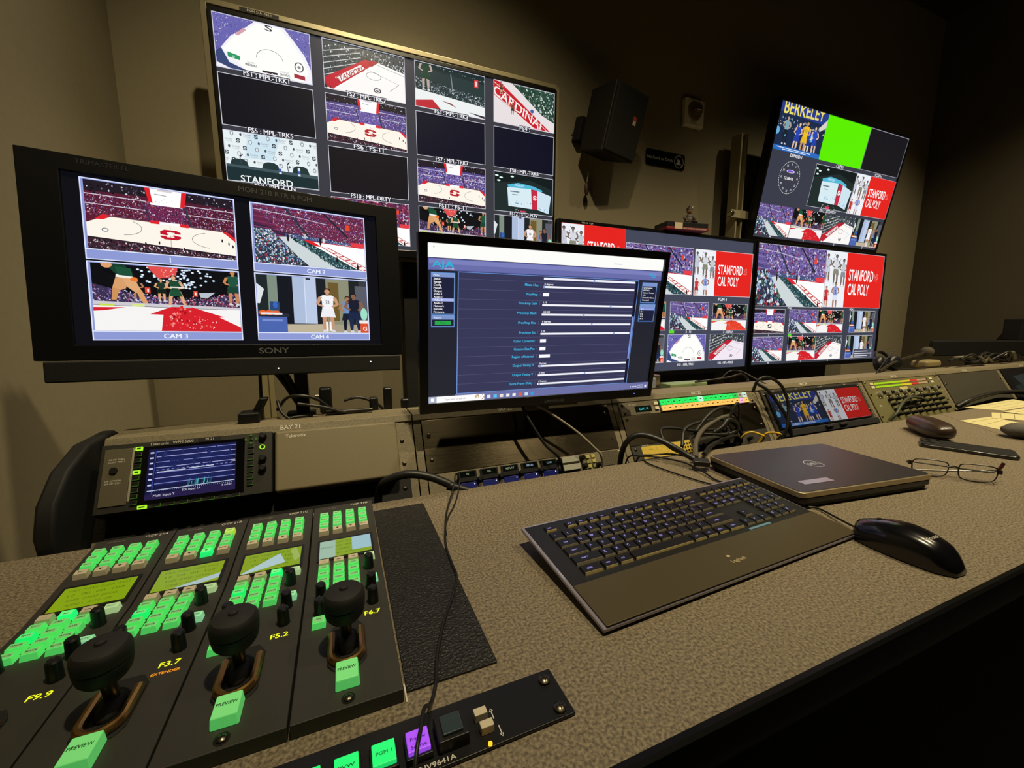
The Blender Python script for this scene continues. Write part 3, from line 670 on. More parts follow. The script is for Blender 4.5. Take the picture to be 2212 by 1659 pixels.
m.build('lettering', t)
# bay 23 lower: yellow labelled scan panel
t, w = rack_base('scan_control_panel', 'narrow dark rack strip with a yellow taped label and small jacks, under the cable bundle', 'control panel', .643, 1.127, -.004, .0365, DGREY); cx = .885
screws(t, [(-w + .012, .028)])
YEL = mat('yellow_label', '#d8bc4c', .6, mottle=(120, '#c4a53c', .2))
MB().prism([(.672 - cx, .002), (.672 - cx, .0325), (.70 - cx, .033), (.73 - cx, .031), (.76 - cx, .034), (.80 - cx, .033), (.83 - cx, .035), (.832 - cx, .002)], .003, .0036, 'z', YEL).build('yellow_label', t)
m = MB(); m.text('SCAN 23A', (.676 - cx, .0338, .0037), X1, Y1, .0032, WHT, align='l', bold=.02); m.text('CH 1', (.70 - cx, .022, .0037), X1, Y1, .004, DGREY); m.text('CH 2', (.755 - cx, .022, .0037), X1, Y1, .004, DGREY); m.build('lettering', t)
m = MB()
for r in range(3):
    for k in range(4): m.cyl((.80 - cx + k * .009, .008 + r * .009, .0036), (.80 - cx + k * .009, .008 + r * .009, .0044), .0026, n=10, m=BLKM)
m.build('jack', t)
for k in range(5):
    MB().cyl((.86 - cx + k * .045, .014, .003), (.86 - cx + k * .045, .014, .016), .0055, .005, n=16, m=BLK).build('knob', t)
# bay 22 lower: intercom panel with display keys
t, w = rack_base('intercom_panel', 'intercom strip with display keys, round knobs, keypad and speaker grille, below the blank panel', 'intercom', .146, .609, -.004, .0365, CONS); cx = .3775
for k in range(5):
    u = .206 + k * .0467 - cx
    km = MB().box(u, u + .0385, .012, .034, .003, .009, BLK).build('key_module', t, bev=.0008)
    m = MB().box(u + .003, u + .0355, .0215, .032, .009, .0096, mat('lcd_glass', '#0c1210', .12)); m.text(('FS', 'EIC', 'REPLAY', 'PROD', 'CAM')[k], (u + .019, .025, .0097), X1, Y1, .004, lit('#c8e0ff' if k > 2 else '#b8c49a', .5), bold=.02); m.build('display', km)
    MB().box(u + .003, u + .0355, -.002, .010, .003, .008, mat('lcd_key', '#18183c', .3, emit='#2a3aa8', es=.12)).build('key', t, bev=.0008)
    m = MB(); m.lathe((u - .0045, .014, .003), [(.0052, 0), (.0050, .011), (.0035, .0125)], BLK, n=16); m.build('knob', t)
    MB().cyl((u + .031, .006, .008), (u + .031, .006, .009), .0012, n=8, m=lit('#f0f4ff', 1.2)).build('indicator_light', t)
for v0 in (.003, .0205):
    MB().box(.445 - cx, .49 - cx, v0, v0 + .013, .003, .009, mat('clear_key', '#a8a89c', .15, coat=.5)).build('clear_key', t, bev=.001)
for u, v in ((.437, .026), (.437, .006), (.498, .027), (.500, .008), (.536, .006)):
    m = MB(); m.lathe((u - cx, v, .003), [(.006, 0), (.0056, .012), (.004, .0135)], BLK, n=16); m.build('knob', t)
for r in range(3):
    for k in range(2): MB().box(.510 - cx + k * .0145, .5195 - cx + k * .0145, .002 + r * .0112, .0095 + r * .0112, .003, .0065, mat('olive_key', '#a89c5c', .4, emit='#8a8a3c', es=.2)).build('keypad_key', t, bev=.0006)
m = MB().box(.549 - cx, .601 - cx, .001, .034, .003, .0036, BLKM)
for k in range(21): m.box(.550 - cx + k * .00245, .5510 - cx + k * .00245, .002, .033, .0036, .0044, CONS)
m.build('speaker_grille', t)
m = MB()
for k in range(4): m.cyl((.6055 - cx, .004 + k * .009, .003), (.6055 - cx, .004 + k * .009, .0045), .002, n=8, m=CREAM)
m.build('indicator_light', t); m = MB(); m.text('PTT', (.168 - cx, .022, .0031), X1, Y1, .004, DGREY); m.text('0', (.168 - cx, .010, .0031), X1, Y1, .004, DGREY); m.build('lettering', t)

# bay 21: two half-width instruments
t = on_slope('waveform_monitor', 'waveform monitor with a blue screen ringed by green lit buttons, left end of console', 'waveform monitor', 0)
OUT = .034
CASE = mat('instrument_case', '#58513f', .55, bump=(800, .1))
MB().box(-.352, -.1185, .038, .1465, 0, OUT, BLK).build('case', t, bev=.004, seg=3)
MB().box(-.350, -.1205, .040, .1455, OUT, OUT + .0015, mat('instrument_face', '#26241f', .5, bump=(900, .1))).build('face', t, bev=.001)
ip = MB().box(-.345, -.312, .05, .138, OUT + .0015, OUT + .003, CASE).build('info_plate', t, bev=.001)
P = Paint(.118, .080, flat=True); f = Fr(P, 0, 0, 1, 1, 1); f.rect(0, 0, 1, 1, '#141848'); f.poly([(.1, .1), (.95, .06), (.95, .7), (.1, .75)], '#1c2460'); f.poly([(0, .9), (1, .84), (1, 1), (0, 1)], '#2a2050')
r = random.Random(3)
for k in range(7): f.line(.09, .06 + k * .107, .99, .055 + k * .107, .012, '#c8ccff' if k % 2 else '#9aa6ee')
for k in range(16): f.line(.1 + k * .055, .435, .13 + k * .055, .433, .012, '#8fa0e8', 0)
f.line(.08, .05, .07, .9, .014, '#3c4ca8'); f.line(.11, .475, .42, .465, .014, '#eef4ff'); f.line(.46, .455, .74, .445, .016, '#eef4ff'); f.line(.02, .83, .99, .80, .014, '#dfe6ff')
for k in range(40): f.line(.06 + k * .023, .83, .06 + k * .023, .85, .005, '#cfd8ff', 0)
for k in range(26):
    u = .42 + r.random() * .3; f.line(u, .8, u + .01, .8 - r.random() * .14, .01, r.choice(['#3a9a8a', '#5ac8c8', '#2a6a8a']), 0)
for k in range(7): f.rect(.02, .06 + k * .107, .06, .09 + k * .107, '#dfe6ff', 0)
f.crowd([(.1, .1), (.95, .06), (.9, .4), (.1, .4)], 30, ['#243070', '#1e2a68'], .07, 6)
f.text('Multi Input Y', .09, .93, .045, '#eef2ff', align='l'); f.text('SDI Input 1A', .5, .88, .04, '#eef2ff'); f.text('5 us/Div', .9, .88, .035, '#eef2ff'); f.text('50%', .97, .40, .03, '#eef2ff')
SM = screen_mat('waveform_screen', .75)
MB().box(-.2985, -.1605, .046, .1375, OUT + .0012, OUT + .0022, GLOSS).build('screen_bezel', t)
P.build('screen', t, SM, (-.2315, .0925, OUT + .0024))
GL = '#a8f02a'
def tek_key(u, v, w_, h_, on, name='button'):
    m = MB()
    if on: m.box(u, u + w_, v, v + h_, OUT + .0015, OUT + .004, lit(GL, 1.1)); m.box(u + .002, u + w_ - .002, v + .0016, v + h_ - .0016, OUT + .004, OUT + .0042, mat('key_dark', '#2c3a10', .5))
    else:
        m.box(u, u + w_, v, v + h_, OUT + .0015, OUT + .0035, BLK); g = mat('green_edge', '#1c3010', .4, emit='#4c8a1e', es=.35)
        m.box(u, u + w_, v, v + .0009, OUT + .0035, OUT + .0037, g); m.box(u + w_ - .0009, u + w_, v, v + h_, OUT + .0035, OUT + .0037, g)
    m.build(name, t, bev=.0006)
for k in range(10): tek_key(-.3075 + (.0 if k else 0), .1325 - k * .0094, .0088, .0058, k in (0, 4))
for k in range(7): tek_key(-.1562, .120 - k * .0107, .0092, .0062, False)
for k in range(8): tek_key(-.2975 + k * .0173, .0405, .0112, .0052, k == 0)
for du, dv in ((0, .006), (0, -.006), (-.007, 0), (.007, 0)):
    u, v = -.1515 + du, .1345 + dv; m = MB(); d = V((du, dv, 0)).normalized(); n2 = V((-d.y, d.x, 0)); p = V((u, v, OUT + .0015))
    m.hexa([p + d * .003, p + n2 * .003, p - d * .001, p - n2 * .003], [q + V((0, 0, .0015)) for q in (p + d * .003, p + n2 * .003, p - d * .001, p - n2 * .003)], mat('green_edge2', '#1c3010', .4, emit='#4c8a1e', es=.35)); m.build('arrow_button', t)
tek_key(-.1535, .1325, .0045, .0042, False, 'menu_button')
MB().cyl((-.1345, .119, OUT), (-.1345, .119, OUT + .003), .0042, n=20, m=lit(GL, 1.1)).cyl((-.1345, .119, OUT + .003), (-.1345, .119, OUT + .0032), .0028, n=16, m=BLK).build('power_button', t)
for v in (.099, .082, .138): m = MB(); m.lathe((-.1335, v, OUT), [(.006, 0), (.0055, .009), (.004, .0105)], BLK, n=20); m.build('knob', t)
m = MB(); m.text('Tektronix   WFM 5200', (-.262, .1393, OUT + .0017), X1, Y1, .0042, WHT, bold=.01); m.build('lettering', t)
m = MB().box(-.226, -.196, .1385, .1450, OUT + .0015, OUT + .002, BLKM); m.text('M 21', (-.211, .1398, OUT + .0021), X1, Y1, .0042, WHT, bold=.02); m.build('tape_label', t)
m = MB().cyl((-.331, .104, OUT + .003), (-.331, .104, OUT + .006), .0048, n=16, m=BLK)
for k in range(2): m.text('LOOP THRU', (-.329, .116 + k * .004, OUT + .0031), X1, Y1, .0024, WHT)
for k in range(2): m.text('SFP OPTION', (-.331, .087 - k * .004, OUT + .0031), X1, Y1, .0024, WHT)
m.build('lock', ip); MB().cyl((-.3105, .055, OUT), (-.3105, .138, OUT), .0022, n=10, m=mat('grey_rod', '#9a9484', .4)).build('handle_bar', t)
t = on_slope('instrument_cover', 'blank flat grey-brown instrument cover beside the waveform monitor screen', 'instrument', 0)
MB().box(-.1165, .092, .038, .1455, 0, OUT, mat('cover_face', '#776c52', .6, bump=(900, .1))).build('cover', t, bev=.005, seg=3)
m = MB(); m.text('Tektronix', (-.083, .132, OUT + .0002), X1, Y1, .0055, WHT, bold=.01); m.build('lettering', t)
t, w = rack_base('blank_panel', 'plain taupe filler strip with two screws right of the blank instrument cover', 'panel', .0945, .112, .037, .1505, CONS); screws(t, [(.0, .112), (.0, .066)])
t, w = rack_base('blank_panel', 'black lower rack panel under the waveform monitor, beside the thick cable', 'panel', -.346, .112, -.06, .036, BLKM)
screws(t, [(w - .012, .018)])
MB().cyl((-.0, .02, .003), (-.0, .02, .004), .0018, n=10, m=BLK).build('indicator_light', t)

# bay 24: dual video screens
t = on_slope('dual_video_monitor', 'rack unit with two small screens, one crowd scene and one red title card', 'monitor', 0)
MB().box(1.161, 1.648, -.01, .150, .0002, .006, DGREY).build('face_plate', t, bev=.001)
MB().box(1.163, 1.646, .0, .021, .006, .016, BLKM).build('lower_bar', t, bev=.003)
SMALL = screen_mat('small_screen', .42, .3)
for k, (u0, u1) in enumerate(((1.178, 1.392), (1.404, 1.618))):
    sf = MB().box(u0 - .006, u1 + .006, .024, .142, .006, .012, BLK).build('screen_frame', t, bev=.0015)
    P = Paint(u1 - u0, .103, flat=True); f = Fr(P, 0, 0, 1, 1, 1); (berkeley if k == 0 else promo)(f, **({} if k == 0 else {'split': .4}))
    P.build('screen', sf, SMALL, ((u0 + u1) / 2, .0800, .0125))
m = MB()
for u, s_ in ((1.21, 'MON 24A'), (1.32, 'SDI'), (1.44, 'PVM-LCD'), (1.57, 'SDI 2')): m.text(s_, (u, .1435, .0064), X1, Y1, .0035, WHT, bold=.02)
m.build('lettering', t)
for u in (1.36, 1.43): MB().cyl((u, .012, .0175), (u + .03, .012, .0175), .005, n=12, m=BLK).build('latch', t)
screws(t, [(1.17, .135), (1.17, .05), (1.64, .135), (1.64, .05)], .006)
# bay 25: audio panel
t = on_slope('audio_monitor_panel', 'olive rack panel with two green to red level meters and rows of small knobs', 'audio panel', 0)
OLV = mat('olive_panel', '#6f6a45', .5, bump=(800, .1))
MB().box(1.682, 2.158, -.008, .1505, .0002, .004, OLV).build('face_plate', t, bev=.001)
for k in range(2):
    v0 = .134 - k * .0125
    m = MB().box(1.735, 2.09, v0, v0 + .0085, .004, .0046, BLKM)
    for j in range(42):
        u = 1.74 + j * .0081; c = '#b4e01c' if j < 20 else ('#ecd22a' if j < 28 else ('#e83a2c' if j < 34 else '#c89a6a')); m.box(u, u + .0081, v0 + .0008, v0 + .0077, .0046, .005, lit(c, .85))
    m.build('level_meter', t)
    for u in (1.712, 2.10): MB().box(u, u + .02, v0, v0 + .0085, .004, .0065, CREAM).build('white_key', t, bev=.0005)
MB().box(1.88, 1.93, .105, .118, .004, .0045, mat('tan_label', '#c8b878', .6)).build('paper_label', t)
for k in range(8):
    u = 1.735 + k * .052
    m = MB(); m.lathe((u, .099, .004), [(.0085, 0), (.008, .010)], mat('silver_knob', '#c8c4b4', .3, metal=.7), n=16); m.build('silver_knob', t)
    m = MB(); m.lathe((u + .013, .0995, .004), [(.007, 0), (.0065, .014), (.005, .0155)], BLK, n=14); m.build('knob', t)
for r in range(4):
    for k in range(8):
        m = MB(); u = 1.775 + k * .0455 + r * .003; v = .074 - r * .0185; m.lathe((u, v, .004), [(.006, 0), (.0052, .015), (.004, .0165)], BLK, n=12); m.build('knob', t)
m = MB()
for k in range(22): m.cyl((1.715 + k * .0205, .0865, .004), (1.715 + k * .0205, .0865, .006), .0016, n=8, m=lit('#e8d890', .5))
m.build('indicator_light', t); m = MB(); m.text('BT75', (1.715, .055, .0042), X1, Y1, .005, WHT, bold=.02); m.build('lettering', t)
screws(t, [(1.69, .145), (1.69, .1), (1.69, .02), (2.15, .145), (2.15, .05)], .004)
# bays 26, 27
t, w = rack_base('blank_panel', 'wide dark blank rack panel right of the knob panel', 'panel', 2.192, 2.673, .0, .1505, mat('dull_dark_panel', '#3e3a2f', .6, bump=(600, .1))); screws(t, [(-w + .012, .11), (-w + .012, .03), (w - .012, .11)])
t = on_slope('video_monitor', 'dim rack screen at the far right end of the console', 'monitor', 0)
MB().box(2.707, 3.183, -.008, .1505, .0002, .006, BLK).build('face_plate', t, bev=.001)
P = Paint(.42, .115, flat=True); f = Fr(P, 0, 0, 1, 1, 1); f.rect(0, 0, 1, 1, '#16191a'); f.poly([(0, .5), (1, .2), (1, .8), (.2, 1)], '#2c3834'); f.poly([(.1, .1), (.5, .0), (.4, .5), (.2, .5)], '#3a4444'); f.crowd([(.1, .4), (.9, .3), (.9, .9), (.2, .9)], 50, ['#10120f', '#38423c', '#4a5450'], .08, 5)
P.build('screen', t, SMALL, (2.945, .066, .0066))
# ---------------------------------------------------------------- large screens
BIG = screen_mat('big_screen', 1.0, .22)
BEZ = mat('screen_bezel', '#08080a', .3)
def tv(label, name, cat, c, yaw, tilt, roll, w, h, bez, dep, paint, bottom=None, bezm=None, scr=None, group=None, backdep=None):
    t = thing(name, label, cat, c, (radians(tilt), -radians(roll), radians(yaw)), group, order='YXZ')
    bl, br_, bt, bb = bez; bm = bezm or BEZ
    m = MB(); x0, x1, z0, z1 = -w / 2 - bl, w / 2 + br_, -h / 2 - bb, h / 2 + bt; X0, X1_, Z0, Z1_ = -w / 2, w / 2, -h / 2, h / 2; F = -.006
    m.ring((x0, x1, z0, z1), (X0, X1_, Z0, Z1_), F, dep * .3, bm)
    m.build('bezel', t, bev=.0015)
    if name == 'wall_monitor': t['group'] = 'wall screens'
    MB().box(x0 + .004, x1 - .004, dep * .25, dep * .6, z0 + .004, z1 - .004, BLKM).box(x0 + w * .12, x1 - w * .12, dep * .6, dep, z0 + h * .15, z1 - h * .15, BLKM).build('back_housing', t, bev=.004)
    P = Paint(w, h); paint(P); P.build('screen', t, scr or BIG)
    return t
def lett(t, s, x, z, hgt, m, y=-.0064, **k):
    q = MB(); q.text(s, (x, y, z), X1, Z1, hgt, m, **k); return q.build('lettering', t)

GAP = '#34353f'
def nec_paint(P):
    Fr(P, 0, 0, 1, 1, 0).rect(0, 0, 1, 1, '#3b3b44')
    U = [0, .258, .515, .773]; Vv = [0, .25, .5, .75]; W_, H_ = .2275, .228
    T = [[aerial, baseline, shiny, cardinal], [black, arena, black2, black2], [press, black3, arena, cube], [court_wide, court_corner, floor_level, hallway]]
    L = [['FS1 : MPL-TRK1', 'FS2 : MPL-TRK2', 'FS3 : MPL-TRK3', 'FS4 :'], ['FS5 : MPL-TRK5', 'FS6 : FS-11', 'FS7 : MPL-TRK7', 'FS8 : MPL-TRK8'], ['FS9 : MPL-CLN', 'FS10 : MPL-DRTY', 'FS11 : FS-11', 'FS12 : STD-POV'], ['', '', '', '']]
    for r in range(4):
        for k in range(4):
            fn = T[r][k]; kw = {} if fn in (black, black2, black3) else {'n': 1.0 if r < 2 else .8}
            cell(P, U[k], Vv[r], U[k] + W_, Vv[r] + H_, fn, '#d6d6e2', .012, **kw)
            if L[r][k]:
                f = Fr(P, U[k], Vv[r] + .215, U[k] + W_, Vv[r] + .25, 75); s = L[r][k]; f.rect(.5 - len(s) * .018, .15, .5 + len(s) * .018, .98, '#2c2c36')
                f.text(s, .5, .55, .62, '#f4f4fa', bold=.025, fit=len(s) * .034)
SILV = mat('silver_bezel', '#8d8468', .35, metal=.4)
t = tv('big wall screen showing a four by four grid of game feeds, upper left', 'wall_monitor', 'tv screen', (.264, 1.533, .870), 0, .7, 0, 1.10, .61875, (.010, .008, .012, .026), .085, nec_paint, bezm=BEZ)
MB().box(-.578, .575, .004, .03, .330, .346, SILV).box(-.578, -.561, .004, .03, -.336, .346, SILV).box(.559, .575, .004, .03, -.336, .346, SILV).box(-.578, .575, .004, .03, -.345, -.334, SILV).build('outer_rim', t, bev=.002)
lett(t, 'NEC', .03, -.329, .008, WHT, bold=.02)
m = MB().box(-.48, -.38, -.0062, -.0066, .3255, .336, BLKM); m.text('MON 21A  PRE 1', (-.43, -.0068, .3283), X1, Z1, .006, WHT, bold=.02); m.build('tape_label', t)

def ur_paint(P):
    Fr(P, 0, 0, 1, 1, 0).rect(0, 0, 1, 1, '#3a3c4a')
    cell(P, 0, 0, .33, .335, berkeley, None); f = Fr(P, .33, 0, .665, .335, 3); f.rect(0, 0, 1, 1, '#5cf000'); cell(P, .665, 0, 1, .335, lambda f: f.rect(0, 0, 1, 1, '#17161c'), '#b8b8c4', .008)
    f = Fr(P, 0, .36, .32, .7, 3); clock_face(f)
    cell(P, .325, .368, .655, .705, cube, '#c8ccd8', .01, n=.8); cell(P, .655, .368, 1, .71, promo, '#b8b8c4', .006)
    for k, fn in enumerate((court_corner, floor_level, baseline, hallway)): cell(P, .0 + k * .25, .737, .247 + k * .25, .98, fn, '#3a3c4a', .004, n=.5, **({'purple': True} if fn is court_corner else {}))
    f = Fr(P, 0, 0, 1, 1, 80)
    for s_, u, v in (('DEMOD-1', .17, .352), ('CLIPV1', .5, .352), ('SCAN-1', .83, .352), ('FS12 : STD-POV', .5, .722)): f.text(s_, u, v, .024, '#f4f4fa', bold=.02)
    for s_, u in (('4', .12), ('1', .37), ('2', .62), ('3', .87)): f.text(s_, u, .988, .02, '#f4f4fa', bold=.03)
t = tv('wall screen tilted down, with a bright green square and a clock dial, upper right', 'wall_monitor', 'tv screen', (2.581, 1.538, 1.067), 0, 9.5, 0, 1.10, .61875, (.013, .012, .013, .022), .075, ur_paint)

def lr_paint(P):
    Fr(P, 0, 0, 1, 1, 0).rect(0, 0, 1, 1, '#3c3f4e')
    cell(P, 0, 0, .499, .508, court_corner, '#c8c8d4', .005, n=.9, purple=True); cell(P, .501, 0, 1, .503, promo, '#c8c8d4', .005)
    S4 = [(0, .53, .216, .738, court_wide), (.25, .53, .463, .738, court_corner), (.466, .53, .679, .738, floor_level), (.74, .53, .965, .738, hallway), (0, .765, .215, .978, court_corner), (.25, .765, .465, .982, floor_level), (.468, .765, .685, .985, baseline), (.727, .765, .963, .985, hallway)]
    for x0, y0, x1, y1, fn in S4: cell(P, x0, y0, x1, y1, fn, '#d0d0da', .014, n=.5, **({'s_col': '#30303a', 'purple': True} if fn is court_wide else ({'purple': True} if fn is court_corner else {})))
    f = Fr(P, 0, 0, 1, 1, 80)
    for s_, u, v in (('PVW', .25, .519), ('PGM-1', .75, .519), ('1', .11, .752), ('2', .36, .752), ('4', .12, .99), ('1', .36, .99), ('2', .58, .99)): f.text(s_, u, v, .018, '#f4f4fa', bold=.02)
    f.rect(.25, .742, .275, .763, '#5ae02a'); f.rect(.80, .90, .985, .985, '#4a4c5c')
    for k in range(3): f.rect(.81, .918 + k * .022, .93 + (k % 2) * .04, .926 + k * .022, '#d8d8e2')
t = tv('right one of the two lower wall screens, red title card at its top right', 'wall_monitor', 'tv screen', (2.527, 1.503, .400), 0, -1, 0, 1.10, .61875, (.014, .014, .014, .024), .075, lr_paint)

def lm_paint(P):
    Fr(P, 0, 0, 1, 1, 0).rect(0, 0, 1, 1, '#444859')
    cell(P, .003, .0, .285, .34, promo, '#e04038', .006); cell(P, .0, .36, .285, .69, hallway, '#d0d0da', .01, n=.5)
    cell(P, .291, .086, .641, .43, court_corner, '#d0d0da', .008, n=.8, purple=True); cell(P, .654, .087, 1, .432, promo, '#e8e0e0', .008)
    for x0, y0, fn in ((.04, .485, court_wide), (.285, .485, floor_level), (.527, .483, court_corner), (.768, .488, floor_level), (.04, .727, aerial), (.285, .727, hallway), (.522, .727, aerial), (.764, .727, baseline)):
        cell(P, x0, y0, x0 + .217, y0 + .212, fn, '#d0d0da', .014, n=.5, **({'orange': True} if (fn is floor_level and x0 > .5) else ({'pink': True} if fn is baseline else ({'purple': True} if fn in (court_corner, court_wide) else {}))))
    f = Fr(P, 0, 0, 1, 1, 80)
    for s_, u, v, h_ in (('PGM-1', .826, .455, .024), ('2 - N', .635, .708, .018), ('3 - SIERRA', .876, .712, .018), ('FS1 : MPL-TRK1', .63, .96, .018), ('FS2 : MPL-TRK2', .87, .96, .018)): f.text(s_, u, v, h_, '#f4f4fa', bold=.02)
    f.rect(.527, .697, .555, .718, '#5ae02a')
t = tv('lower wall screen half hidden behind the computer monitor, figurine on top of it', 'wall_monitor', 'tv screen', (1.389, 1.503, .3946), 0, -.6, 0, 1.10, .61875, (.014, .014, .014, .024), .075, lm_paint)
m = MB(); m.text('MON 23  PGM', (-.43, -.0064, .3125), X1, Z1, .006, WHT, bold=.02); m.build('tape_label', t)

# broadcast monitor on an arm, left
def sony_paint(P):
    Fr(P, 0, 0, 1, 1, 0).rect(0, 0, 1, 1, '#0c0d14')
    F = Fr(P, .042, .018, .952, .978, 1)
    bar = '#8e9bd6'
    for i, (x0, x1) in enumerate(((0, .470), (.525, 1))):
        for j, (y0, y1, y2) in enumerate(((0, .433, .493), (.502, .938, .993))):
            A = F.sub(x0, y0, x1, y2); A.rect(0, 0, 1, 1, '#dce4ff')
            a = .008; B = A.sub(a, a * 1.6, 1 - a, 1 - a * 1.4); B.rect(0, 0, 1, 1, bar)
            k = (y1 - y0) / (y2 - y0); D = A.sub(.022 if j == 0 or i == 0 else .012, .022, 1 - a * 1.4, k - .012); D.L += 2
            (court_wide, floor_level, court_corner, hallway)[i * 2 + j](D, n=1.7)
            A.L = D.L + 20; A.rect(.006, k - .008, .994, k + .004, '#e8eeff'); A.text(('1', 'CAM 3', 'CAM 2', 'CAM 4')[i * 2 + j], .52, (1 + k) / 2, .062, '#f4f8ff', bold=.02)
t = tv('black broadcast monitor with four camera views, on an arm at the left', 'broadcast_monitor', 'monitor', (-.1545, .931, .3990), 9, -5, -1.1, .482, .274, (.047, .047, .026, .0245), .09, sony_paint, bezm=mat('sony_bezel', '#08080b', .42, spec=.35))
cs = MB().box(-.278, .280, -.009, .03, -.1965, -.1625, BLKM).build('control_strip', t, bev=.003, seg=3)
lett(t, 'SONY', .035, -.1545, .0105, mat('dim_silver', '#6a6a70', .4), bold=.02, sx=1.25); lett(t, 'TRIMASTER EL', -.19, .150, .007, mat('dim_print', '#2c2c34', .5)); lett(t, 'MON 21B RTR & PGM', .055, .1465, .009, mat('dim_print2', '#4a4a50', .5), bold=.01)
for x, z in ((.040, -.184), (.215, -.176)): MB().cyl((x, -.0088, z), (x, -.0102, z), .0014, n=10, m=lit('#ffffff', 1.4)).build('indicator_light', cs)
t = thing('monitor_mount', 'black jointed metal arm holding the broadcast monitor above the console ledge', 'monitor arm', (-.090, 1.075, .09))
MB().box(-.035, .026, -.025, .025, -.84, .006, BLKM).box(-.014, .014, -.014, .014, .0, .30, BLK).build('post', t, bev=.003)
m = MB().tube([(-.070, .005, .135), (-.03, .0, .07), (-.006, .0, .02)], .008, BLK, sm=0).tube([(-.045, -.012, .135), (-.018, -.014, .07), (.0, -.014, .03)], .006, BLK, sm=0); m.build('strut', t)
MB().box(-.075, .014, -.012, .012, .13, .30, BLK).build('bracket', t, bev=.002)

def pc_paint(P):
    F = Fr(P, 0, 0, 1, 1, 0); F.rect(0, 0, 1, 1, '#24252f')
    F.rect(0, 0, 1, .082, '#fdfdfa'); F.rect(.02, .02, .024, .024, '#888'); F.rect(.75, .05, .79, .056, '#cfcfe0')
    F.rect(.002, .085, .998, .155, '#5a60a0'); F.rect(.005, .09, .995, .118, '#7c80bc'); F.rect(.005, .118, .995, .15, '#6a6eaa')
    F.text('AJA', .054, .118, .036, '#27b8e0', bold=.03, fit=.076); F.text('VIDEO SYSTEMS', .075, .145, .007, '#e8f4ff', fit=.034); F.text('FS2', .952, .118, .03, '#34b0e8', bold=.01, fit=.03)
    def panel(x0, y0, x1, y1, hd=True):
        F.rect(x0 - .004, y0 - .006, x1 + .004, y1 + .008, '#3c5c98'); F.rect(x0 - .0015, y0 - .002, x1 + .0015, y1 + .002, '#86b8ee'); F.rect(x0, y0, x1, y1, '#20223c')
        if hd: F.rect(x0, y0, x1, y0 + .024, '#7c94cc')
    F.rect(.106, .158, .884, .95, '#6c94dc'); F.rect(.109, .162, .881, .945, '#383858')
    for k in range(13): F.rect(.109, .2 + k * .062, .868, .2016 + k * .062, '#5f6088'); 
    F.rect(.868, .17, .881, .945, '#15162a'); F.rect(.870, .425, .879, .75, '#7c94d8')
    rows = [('Matte Hue', .221, 's', .0, '0 degrees'), ('ProcAmp', .282, 'b', 0, ''), ('ProcAmp Gain', .342, 's', .74, '1.10'), ('ProcAmp Black', .407, 's', .44, '-2.0 IRE'), ('ProcAmp Hue', .473, 's', .54, '0 degrees'), ('ProcAmp Sat', .540, 's', .81, '1.20'),
            ('Color Corrector', .599, 'b', 0, ''), ('Custom Size/Pos', .654, 'b', 0, ''), ('Region of Interest', .708, 'c', 0, ''), ('Output Timing H', .770, 's', .01, '0 pixels'), ('Output Timing V', .837, 's', .51, '0 lines'), ('Extra Frame Delay', .901, 's', .01, '0 Frames')]
    F.rect(.44, .170, .864, .184, '#eef0fb'); F.rect(.66, .168, .668, .186, '#8fa0d8')
    for s_, v, k, p, val in rows:
        F.text(s_, .418, v, .016, '#3fc0ee', align='r', bold=.015); F.rect(.428, v - .012, .4285, v + .012, '#8890b8')
        if k == 's':
            F.rect(.44, v + .004, .864, v + .017, '#f4f5fd'); F.rect(.44 + p * .42, v + .002, .448 + p * .42, v + .019, '#8fa0d8'); F.text(val, .444, v - .008, .012, '#fff', align='l', bold=.02)
        else: F.rect(.44, v - .011, .466 if k == 'b' else .488, v + .012, '#fbfbff')
    panel(.014, .172, .092, .419); panel(.014, .43, .092, .495); F.rect(.024, .462, .082, .487, '#2aa84a'); F.text('None', .053, .474, .012, '#0c5a20'); F.text('Menu', .02, .184, .012, '#fff', align='l'); F.text('Alarms', .02, .442, .012, '#fff', align='l')
    for k, s_ in enumerate(('Status', 'System', 'Config', 'Presets', 'Output', 'Video 1', 'Audio 1', 'Video 2', 'Audio 2', 'Network', 'Remote', 'Firmware')):
        if k == 7: F.rect(.015, .196 + k * .0182, .091, .214 + k * .0182, '#a8b4ee')
        F.text(s_, .02, .206 + k * .0182, .012, '#fff', align='l', bold=.02)
    panel(.902, .175, .975, .317); panel(.902, .334, .979, .457); F.rect(.903, .36, .978, .376, '#8f9ee0')
    for k, s_ in enumerate(('Serial Number', 'XPC0012', 'Software Version', '2.7.1', 'Connection Status', 'Connected')): F.text(s_, .907, .21 + k * .018, .010, '#fff', align='l', bold=.02)
    for k, s_ in enumerate(('FS 2', 'FS 4', 'FS 8', 'FS 9', 'FS 10')): F.text(s_, .907, .369 + k * .018, .010, '#fff', align='l', bold=.02)
    F.rect(.1, .948, 1, 1, '#6c70a4'); F.rect(0, .957, .03, 1, '#a8b0c8'); F.rect(.009, .968, .02, .99, '#fff'); F.rect(.03, .958, .215, 1, '#fdfdfd'); F.text('Type here to search', .06, .98, .012, '#8a8a92', align='l'); F.crowd([(.18, .962), (.213, .962), (.213, .998), (.18, .998)], 14, ['#c8a87c', '#8a6a4c', '#e8d8c0'], .012, 4)
    for k, c in enumerate(('#e8eaf4', '#5cc0f0', '#e8e4d8', '#f4f4f4', '#f0f0f0', '#e8603c', '#c8e0f0', '#2aa0e0')): F.rect(.226 + k * .0265, .968, .240 + k * .0265, .99, c)
    F.text('12:08 PM', .955, .971, .010, '#fff'); F.text('12/8/2022', .955, .987, .010, '#fff'); F.rect(.98, .97, .99, .99, '#e8e8f4')
    for k in range(4): F.rect(.9 + k * .01, .975, .905 + k * .01, .985, '#e8e8f4')
